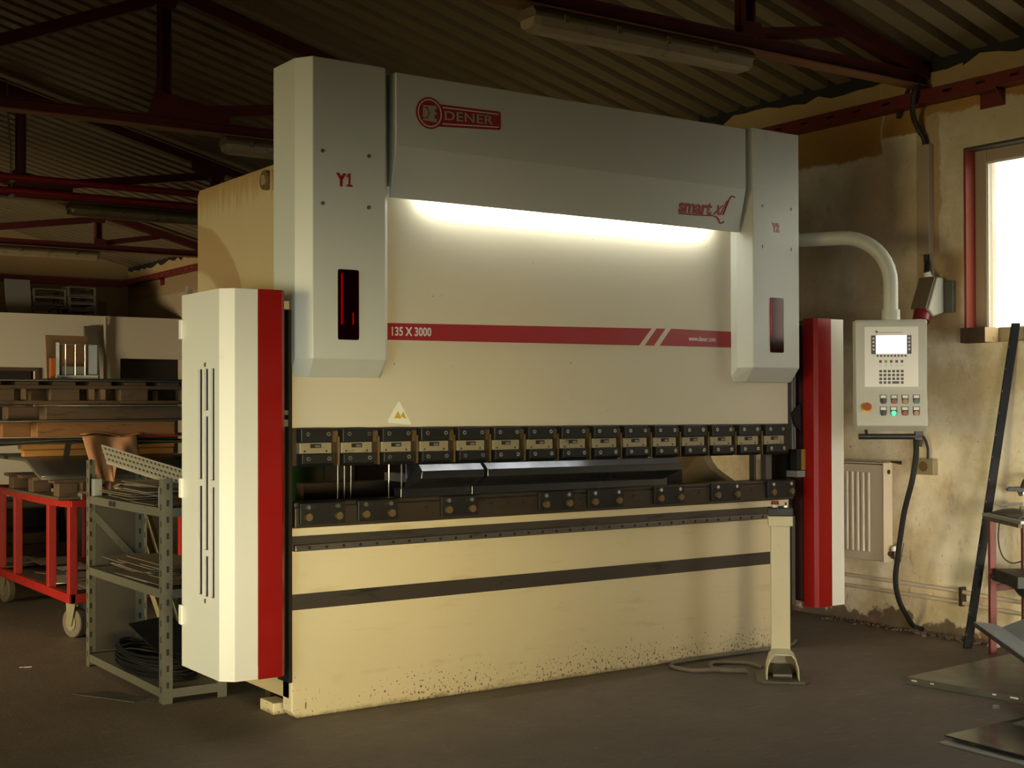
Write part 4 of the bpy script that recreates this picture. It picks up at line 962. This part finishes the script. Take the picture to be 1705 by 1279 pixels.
for k in range(3):
    t = thing('perforated_strip', SN[k]+' of the bright perforated steel strips lying sloped across the top of the shelf', 'steel strip', (-.2, 1.3, 1.0), 0, 'perforated strips on the shelf')
    off = Vector((.004, .042, .027))*k
    A = Vector((-.285, 1.60, 1.064))+off; B = Vector((-.085, .86, .945))+off; wv_ = Vector((.004, .040, .026)); nrm = Vector((0, -.0016, .0025))
    b = MB(); b.obox(A, B-A, wv_, nrm); b.obox(A, B-A, wv_*.05, Vector((0, 0, -.012))); b.obox(A+wv_*.93, B-A, wv_*.07, nrm*2.2); p = b.build('strip', 'stripsteel', t)
    b = MB()
    for j in range(22): q = A+(B-A)*(.03+j*.044)+wv_*.32+nrm*1.0; b.obox(q, (B-A)*.022, wv_*.36, nrm*.2)
    b.build('slot_pattern', 'dark', p)
# coil of black banding on the bottom shelf
co = thing('banding_coil', 'flat coil of shiny black steel banding on the bottom shelf', 'coil', (-.19, 1.12, .066))
b = MB()
for k in range(9):
    r = .27-.012*(k % 3); z = .072+.011*k; path = [Vector((-.20+r*.52*math.cos(a)*1.0, 1.12+r*1.5*math.sin(a), z+.006*math.sin(3*a+k))) for a in [2*math.pi*i/48 for i in range(49)]]
    b.tube(path, .0065, 6)
b.build('banding', 'blackbar', co, smooth=True)
o = MB().obox((-.28, .80, .175), (.22, .02, .02), (-.02, .42, .10), (0, 0, .004)).build('black_plate', 'blackbar'); tag(base(o), 'black plate lying tilted on the banding coil', 'plate')
for k in range(3):
    A = Vector((.02+.045*k, 1.98, 0)); o = MB().bar(A+Vector((.24, .18, .0)), A+Vector((-.12+.01*k, .0, .92)), .035, .03).build('leaning_profile', 'woodpale' if k == 1 else 'brass'); tag(base(o), 'long pale profile leaning behind the shelf, seen between its posts', 'profile', 'pale profiles behind the shelf')

# ------------------------------------------------------------------ red cart with the sheet stack
ct = thing('red_cart', 'red steel trolley with upright posts and grey castered wheels, behind the shelf', 'cart', (.15, 3.45, 0))
cx0, cx1, cy0, cy1 = -.205, .50, 2.50, 4.45
b = MB(); b.box(cx0, cx1, cy0, cy1, .235, .262); deck = b.build('deck', 'brownsteel', ct)
b = MB(); b.box(cx0-.012, cx0+.03, cy0-.012, cy1, .215, .268); b.box(cx1-.03, cx1+.012, cy0-.012, cy1, .215, .268); b.box(cx0, cx1, cy0-.012, cy0+.03, .215, .268); b.box(cx0, cx1, cy1-.03, cy1, .215, .268); b.build('deck_frame', 'cart', ct, .003)
for x, y in ((cx0, cy0), (cx0, 2.92), (cx0, 3.68), (cx0, 4.08), (cx0, 4.40), (cx1-.04, cy0), (cx1-.04, 3.2), (cx1-.04, 3.9), (cx1-.04, 4.40)):
    MB().box(x-.008, x+.042, y-.005, y+.04, .262, .775).build('post', 'cart', ct, .004)
def rail_path(x): return [(x, cy0-.01, .787), (x-.004, 3.0, .778), (x-.004, 3.5, .780), (x, 4.0, .787), (x, cy1, .787)]
for x in (cx0+.017, cx1-.017):
    b = MB(); P = spline(rail_path(x), 5)
    for a, c in zip(P[:-1], P[1:]): b.bar(a, c, .045, .040)
    b.build('top_rail', 'cart', ct)
for ya in (cy0-.025, cy1-.045): MB().box(cx0, cx1, ya, ya+.045, .768, .806).build('end_rail', 'cart', ct, .003)
def caster(x, y, a):
    b = MB(); b.box(x-.05, x+.05, y-.05, y+.05, .205, .216); c_ = b.build('caster_plate', 'casterzinc', ct)
    d = Vector((math.cos(a), math.sin(a), 0)); s = Vector((-math.sin(a), math.cos(a), 0)); o = Vector((x, y, 0))
    b = MB()
    for k in (-1, 1): b.prism([(0, 0)]*0+[(-.045, .205), (.045, .205), (.030, .07), (-.005, .07)], 'y', k*.036-.004, k*.036+.004)
    b.bm.transform(Matrix(((d.x, s.x, 0, x), (d.y, s.y, 0, y), (0, 0, 1, 0), (0, 0, 0, 1)))); b.build('fork', 'casterzinc', c_, .002)
    w0 = o+d*.012+Vector((0, 0, .088)); b = MB(); b.cyl(w0-s*.026, w0+s*.026, .088, 28); b.build('wheel', 'tyre', c_, .008, smooth=True)
    b = MB(); b.cyl(w0-s*.031, w0+s*.031, .045, 20); b.build('hub', 'casterzinc', c_, smooth=True)
for x, y, a in ((-.14, 2.60, 1.9), (-.10, 4.30, 1.75), (.42, 2.60, 1.7), (.42, 4.30, 1.7)): caster(x, y, a)
random.seed(11)
for k in range(10):
    x = random.uniform(-.19, .25); y = random.uniform(2.56, 4.0); a = random.uniform(-.3, .3); lx = random.uniform(.15, .26); ly = random.uniform(.2, .5)
    o = MB().obox((x, y, .263+.004*k), (lx, lx*a, 0), (-ly*a, ly, 0), (0, 0, .003)).build('scrap_sheet', 'bright' if k in (2, 6) else 'offcut'); tag(base(o), 'flat scrap sheet lying loose on the deck of the red trolley', 'scrap sheet', 'scrap sheets on the trolley deck')

# the stack, from the rails upwards; corner of every layer near (-.33, 2.6)
random.seed(5)
pw = thing('low_pallet', 'weathered low pallet resting on the rails of the red trolley under the bent sheets', 'pallet', (.15, 3.1, .808))
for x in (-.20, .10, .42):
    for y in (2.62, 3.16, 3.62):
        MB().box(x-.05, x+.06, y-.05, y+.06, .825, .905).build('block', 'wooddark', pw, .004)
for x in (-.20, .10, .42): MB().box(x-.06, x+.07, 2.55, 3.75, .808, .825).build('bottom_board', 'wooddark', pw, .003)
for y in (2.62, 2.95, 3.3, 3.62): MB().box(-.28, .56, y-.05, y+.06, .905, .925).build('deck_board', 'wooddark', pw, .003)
bs = thing('bent_sheet_pack', 'thick grey pack of steel sheets bending upwards at its left end', 'sheet pack', (.2, 3.2, .926))
for k in range(3):
    def fn(u, v, k=k):
        x = -.34+1.0*u; y = 2.58+1.25*v; lift = .085*max(0.0, min(1.0, (v-.02)/.30))**1.0*max(0, 1-u*1.2)
        lift = .095*(1-math.cos(math.pi*min(1, v/.33)))/2
        return (x+.0, y, .930+.0085*k+lift*(1-.0*u))
    b = MB(); b.grid(fn, 10, 26); b.build('sheet', 'galv' if k < 2 else 'darksheet', bs, solid=.006, smooth=True)
def timber(name, box, mat, label, group=None, cat='timber'):
    o = MB().box(*box).build(name, mat, None, .006); tag(base(o), label, cat, group); return o
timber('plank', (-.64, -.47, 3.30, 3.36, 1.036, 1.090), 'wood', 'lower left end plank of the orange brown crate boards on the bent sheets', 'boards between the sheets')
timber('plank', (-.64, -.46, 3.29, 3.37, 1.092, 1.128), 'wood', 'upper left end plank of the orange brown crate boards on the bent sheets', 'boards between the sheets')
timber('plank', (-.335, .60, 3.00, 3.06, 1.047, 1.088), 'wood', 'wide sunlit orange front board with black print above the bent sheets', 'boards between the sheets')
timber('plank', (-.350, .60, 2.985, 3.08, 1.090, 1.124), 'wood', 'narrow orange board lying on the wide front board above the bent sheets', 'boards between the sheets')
o = MB().obox((-.105, 2.976, 1.048), (.035, 0, 0), (0, .005, 0), (.012, 0, .075)).build('black_tag', 'blackplastic'); tag(base(o), 'short black strap end hanging over the orange front board', 'strap')
wv = thing('wavy_sheet_bundle', 'bundle of wavy thin grey sheets sagging above the orange boards', 'sheet bundle', (.2, 3.2, 1.125))
for k in range(3):
    def fn(u, v, k=k): return (-.62+1.35*u, 2.53+1.2*v, 1.127+.006*k+.022*(math.sin(math.pi*min(1, u*1.6))**2)*(1-v*.6)*(.5+.25*k)+.004*math.sin(9*u+k))
    b = MB(); b.grid(fn, 30, 8); b.build('sheet', 'galv' if k != 1 else 'darksheet', wv, solid=.003, smooth=True)
timber('timber_beam', (-.515, .0, 2.78, 2.92, 1.172, 1.258), 'timberbeam', 'rear stubby timber beam in the lower beam layer of the stack', 'timber beams in the stack')
timber('timber_beam', (-.365, .46, 2.60, 2.74, 1.172, 1.262), 'timberbeam', 'front brown timber beam in the lower beam layer of the stack', 'timber beams in the stack')
o = MB().box(.19, .75, 2.56, 3.6, 1.168, 1.176).build('red_sheet', 'cart'); tag(base(o), 'thin red sheet edge in the stack beside the brown leather cloth', 'metal sheet')
def sheet(z, x0, y0, mat, label):
    o = MB().obox((x0, y0, z), (1.45, -.02, 0), (-.04, 1.25, 0), (0, 0, .006)).build('stacked_sheet', mat); tag(base(o), label, 'metal sheet', 'sheets in the stack')
sheet(1.264, -.66, 2.56, 'darksheet', 'grey sheet between the two beam layers of the stack')
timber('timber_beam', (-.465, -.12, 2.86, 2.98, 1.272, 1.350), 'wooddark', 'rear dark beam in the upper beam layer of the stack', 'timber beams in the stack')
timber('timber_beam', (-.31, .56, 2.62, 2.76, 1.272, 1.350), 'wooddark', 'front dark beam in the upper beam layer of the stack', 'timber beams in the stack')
sheet(1.352, -.25, 2.50, 'steel', 'grey sheet under the top pallet of the stack')
tp = thing('top_pallet', 'dark weathered wooden pallet on top of the sheet stack', 'pallet', (.1, 3.1, 1.36))
for y in (2.60, 3.02, 3.44):
    for x in (-.66, -.29, .12, .50):
        MB().box(x, x+(.17 if y < 2.7 else .12), y, y+.11, 1.384, 1.452).build('block', 'wooddark', tp, .004)
    MB().box(-.70, .72, y-.005, y+.11, 1.362, 1.384).build('bottom_board', 'wooddark', tp, .003)
for k in range(7): MB().box(-.70+.21*k, -.70+.21*k+.13, 2.58, 3.58, 1.474, 1.494).build('deck_board', 'wooddark', tp, .003)
for y in (2.60, 3.02, 3.44): MB().box(-.70, .72, y-.005, y+.11, 1.452, 1.474).build('stringer', 'wooddark', tp, .003)
for x, w_ in ((-.44, .03), (-.05, .035), (.25, .04), (.02, .03)): MB().box(x, x+w_, 2.66, 2.70, 1.384, 1.452).build('slat', 'woodpale', tp)
sheet(1.496, -.80, 2.52, 'darksheet', 'dark sheet lying on the top pallet, lower of the pair')
o = MB().obox((-.32, 2.54, 1.503), (1.1, -.03, 0), (.0, 1.0, 0), (0, 0, .010)).build('stacked_sheet', 'black'); tag(base(o), 'black sheet lying on the top pallet, upper of the pair', 'metal sheet', 'sheets in the stack')
# brown cloth hanging over the stack edge
def fn(u, v):
    if u < .55: x = -.140+.32*u; L_ = .255+.02*u*v; slip = .055*v*(1-u/.55)+.01*v
    else: x = -.140+.32*u; L_ = .262-.085*min(1, (u-.55)/.04); slip = .045*v*(u-.55)
    z = 1.176-v*L_; y = 2.492-.016*math.sin(9*u+2*v)-.012*math.sin(22*u-3*v)*v-.018*v
    return (x+slip, y, z+.006*math.sin(7*u))
b = MB(); b.grid(fn, 40, 18)
def fn2(u, v): return (-.12+.36*u, 2.525+.22*v, 1.186+.012*math.sin(7*u)*(1-v)+.006*v)
o1 = thing('brown_cloth', 'crumpled brown leather cloth hanging over the stack edge above the shelf', 'cloth', (.07, 2.55, 1.17))
b.build('hanging_flap', 'cloth', o1, solid=.003, smooth=True); b = MB(); b.grid(fn2, 14, 6); b.build('top_fold', 'cloth', o1, solid=.003, smooth=True)

# things standing on the stack
wr = thing('wire_crate', 'small grey wire sided crate standing on top of the sheet stack', 'crate', (-.075, 2.80, 1.514), math.radians(-20))
b = L(); b.box(-.115, .125, -.10, .10, 0, .022); b.build('tray', 'zinc', wr, .002)
b = L(); b.box(-.115, -.095, -.10, .10, .022, .215); b.build('side_panel', 'zinc', wr)
b = L(); b.box(.065, .115, -.02, .10, .022, .205); b.build('side_panel', 'darksheet', wr)
b = L()
for x in (-.06, -.005, .05): b.cyl((x, -.095, .022), (x, -.095, .205), .003, 8)
b.cyl((-.10, -.095, .205), (.085, -.095, .205), .003, 8); b.build('wire_front', 'bright', wr, smooth=True)
b = L(); b.box(-.085, .05, -.04, .08, .022, .075); b.build('contents', 'galv', wr)
o = MB().obox((-.19, 3.02, 1.514), (.26, .02, 0), (.0, .012, 0), (.0, .035, .275)).build('cardboard_sheet', 'cardboard'); tag(base(o), 'brown cardboard sheet standing behind the wire crate', 'cardboard')
o = MB().box(-.262, -.232, 2.70, 2.73, 1.514, 1.635).build('orange_box', 'orange', None, .003); tag(base(o), 'small orange box left of the wire crate on the stack', 'box')

# ------------------------------------------------------------------ far end of the hall
o = MB().obox((2.74, 11.38, 0), (.16, 0, 0), (0, .05, 0), (-.05, .34, 2.38)).build('leaning_profile_bar', 'galv', None, .004); tag(base(o), 'wide grey steel profile leaning on the far partition wall', 'steel profile')
o = MB().tube([(2.97, 11.75, 0), (2.97, 11.75, 1.3), (2.97, 11.75, 2.50)], .024, 10).build('drain_pipe', 'pipegrey', None, smooth=True); tag(base(o), 'thin grey pipe running up the far partition wall', 'pipe')
def metal_crate(x, y, z, sx, sy, sz, label, tiers=1, group='metal crates on the partition roof'):
    t = thing('metal_crate', label, 'metal crate', (x, y, z), 0, group); h = sz/tiers
    b = MB()
    for px in (x, x+sx):
        for py in (y, y+sy): b.box(px-.012, px+.012, py-.012, py+.012, z, z+sz)
    for k in range(tiers+1):
        zz = z+h*k
        for py in (y, y+sy): b.box(x, x+sx, py-.01, py+.01, max(z, zz-.012), zz+.012 if k < tiers else zz)
        for px in (x, x+sx): b.box(px-.01, px+.01, y, y+sy, max(z, zz-.012), zz+.012 if k < tiers else zz)
    b.build('frame', 'galv', t); b = MB()
    for k in range(tiers): b.box(x+.02, x+sx-.02, y+.02, y+sy-.02, z+h*k+.013, z+h*k+.035)
    b.build('floor_panel', 'darksheet', t)
metal_crate(2.19, 12.2, 2.52, .34, .5, .12, 'low open metal crate at the middle of the partition roof edge')
metal_crate(2.22, 12.3, 2.66, .40, .5, .22, 'double metal crate standing on the low crate on the partition roof', 2)
metal_crate(2.66, 12.25, 2.52, .33, .5, .27, 'three tier metal crate at the right end of the crates on the partition roof', 3)
metal_crate(2.65, 12.25, 2.80, .34, .5, .12, 'flat metal crate on top of the three tier crate')
o = MB().obox((1.86, 12.2, 2.525), (.32, .03, 0), (0, .02, 0), (.0, .10, .46)).build('grey_board', 'zinc'); tag(base(o), 'square grey board standing on the partition roof at the left', 'board')
o = MB().obox((3.07, 12.3, 2.525), (.11, .02, 0), (0, .015, 0), (.0, .04, .23)).build('small_board', 'brownsteel'); tag(base(o), 'small pale board standing alone on the partition roof', 'board')
o = MB().obox((1.25, 12.1, 2.525), (.6, .0, 0), (0, .4, 0), (0, 0, .05)).build('flat_frame', 'darksheet'); tag(base(o), 'low dark flat frame lying at the left of the partition roof', 'frame')
# floor clutter behind the cart, seen between its posts
bn = thing('waste_bin', 'pale grey waste bin with a green rim, seen between the trolley posts', 'bin', (.98, 6.0, 0))
b = MB(); b.loft([[(.86, 5.9, .0), (1.14, 5.9, .0), (1.14, 6.12, .0), (.86, 6.12, .0)], [(.82, 5.86, .52), (1.18, 5.86, .52), (1.18, 6.16, .52), (.82, 6.16, .52)]]); b.build('body', 'bin', bn, .01)
b = MB(); b.box(.80, 1.20, 5.84, 6.18, .52, .56); b.build('rim', 'lidgreen', bn, .01)
for k, (x, y, z, lx, ly, lz) in enumerate(((.22, 5.6, 0, .55, .5, .14), (.20, 5.62, .14, .50, .4, .12), (.28, 5.65, .26, .36, .35, .09))):
    timber('timber_block', (x, x+lx, y, y+ly, z, z+lz), 'wooddark', ['bottom', 'middle', 'top'][k]+' block of the timber pile on the floor behind the red trolley', 'timber pile on the floor')
o = MB().obox((.30, 6.2, .5), (.65, -.1, 0), (.05, .5, 0), (0, 0, .08)).build('wrapped_bundle', 'offcut', None, .02); tag(base(o), 'grey wrapped bundle on a bench behind the red trolley', 'bundle')
o = MB().box(.25, .95, 6.2, 6.9, 0, .499).build('dark_bench', 'black', None, .01); tag(base(o), 'low dark bench under the grey bundle behind the trolley', 'bench')
dr = thing('green_drum', 'dark green steel drum behind the press brake, glimpsed through the tooling gap', 'drum', (1.05, 2.3, 0))
b = MB(); b.cyl((1.0, 2.3, 0), (1.0, 2.3, 1.25), .29, 32)
for z in (.40, .82): b.cyl((1.0, 2.3, z), (1.0, 2.3, z+.03), .30, 32)
b.build('body', 'green', dr, smooth=True)
o = MB().box(1.7, 2.5, 2.6, 3.3, 0, 1.35).build('steel_cabinet', 'brownsteel', None, .01); tag(base(o), 'dark steel cabinet behind the press brake, glimpsed through the tooling gap', 'cabinet')
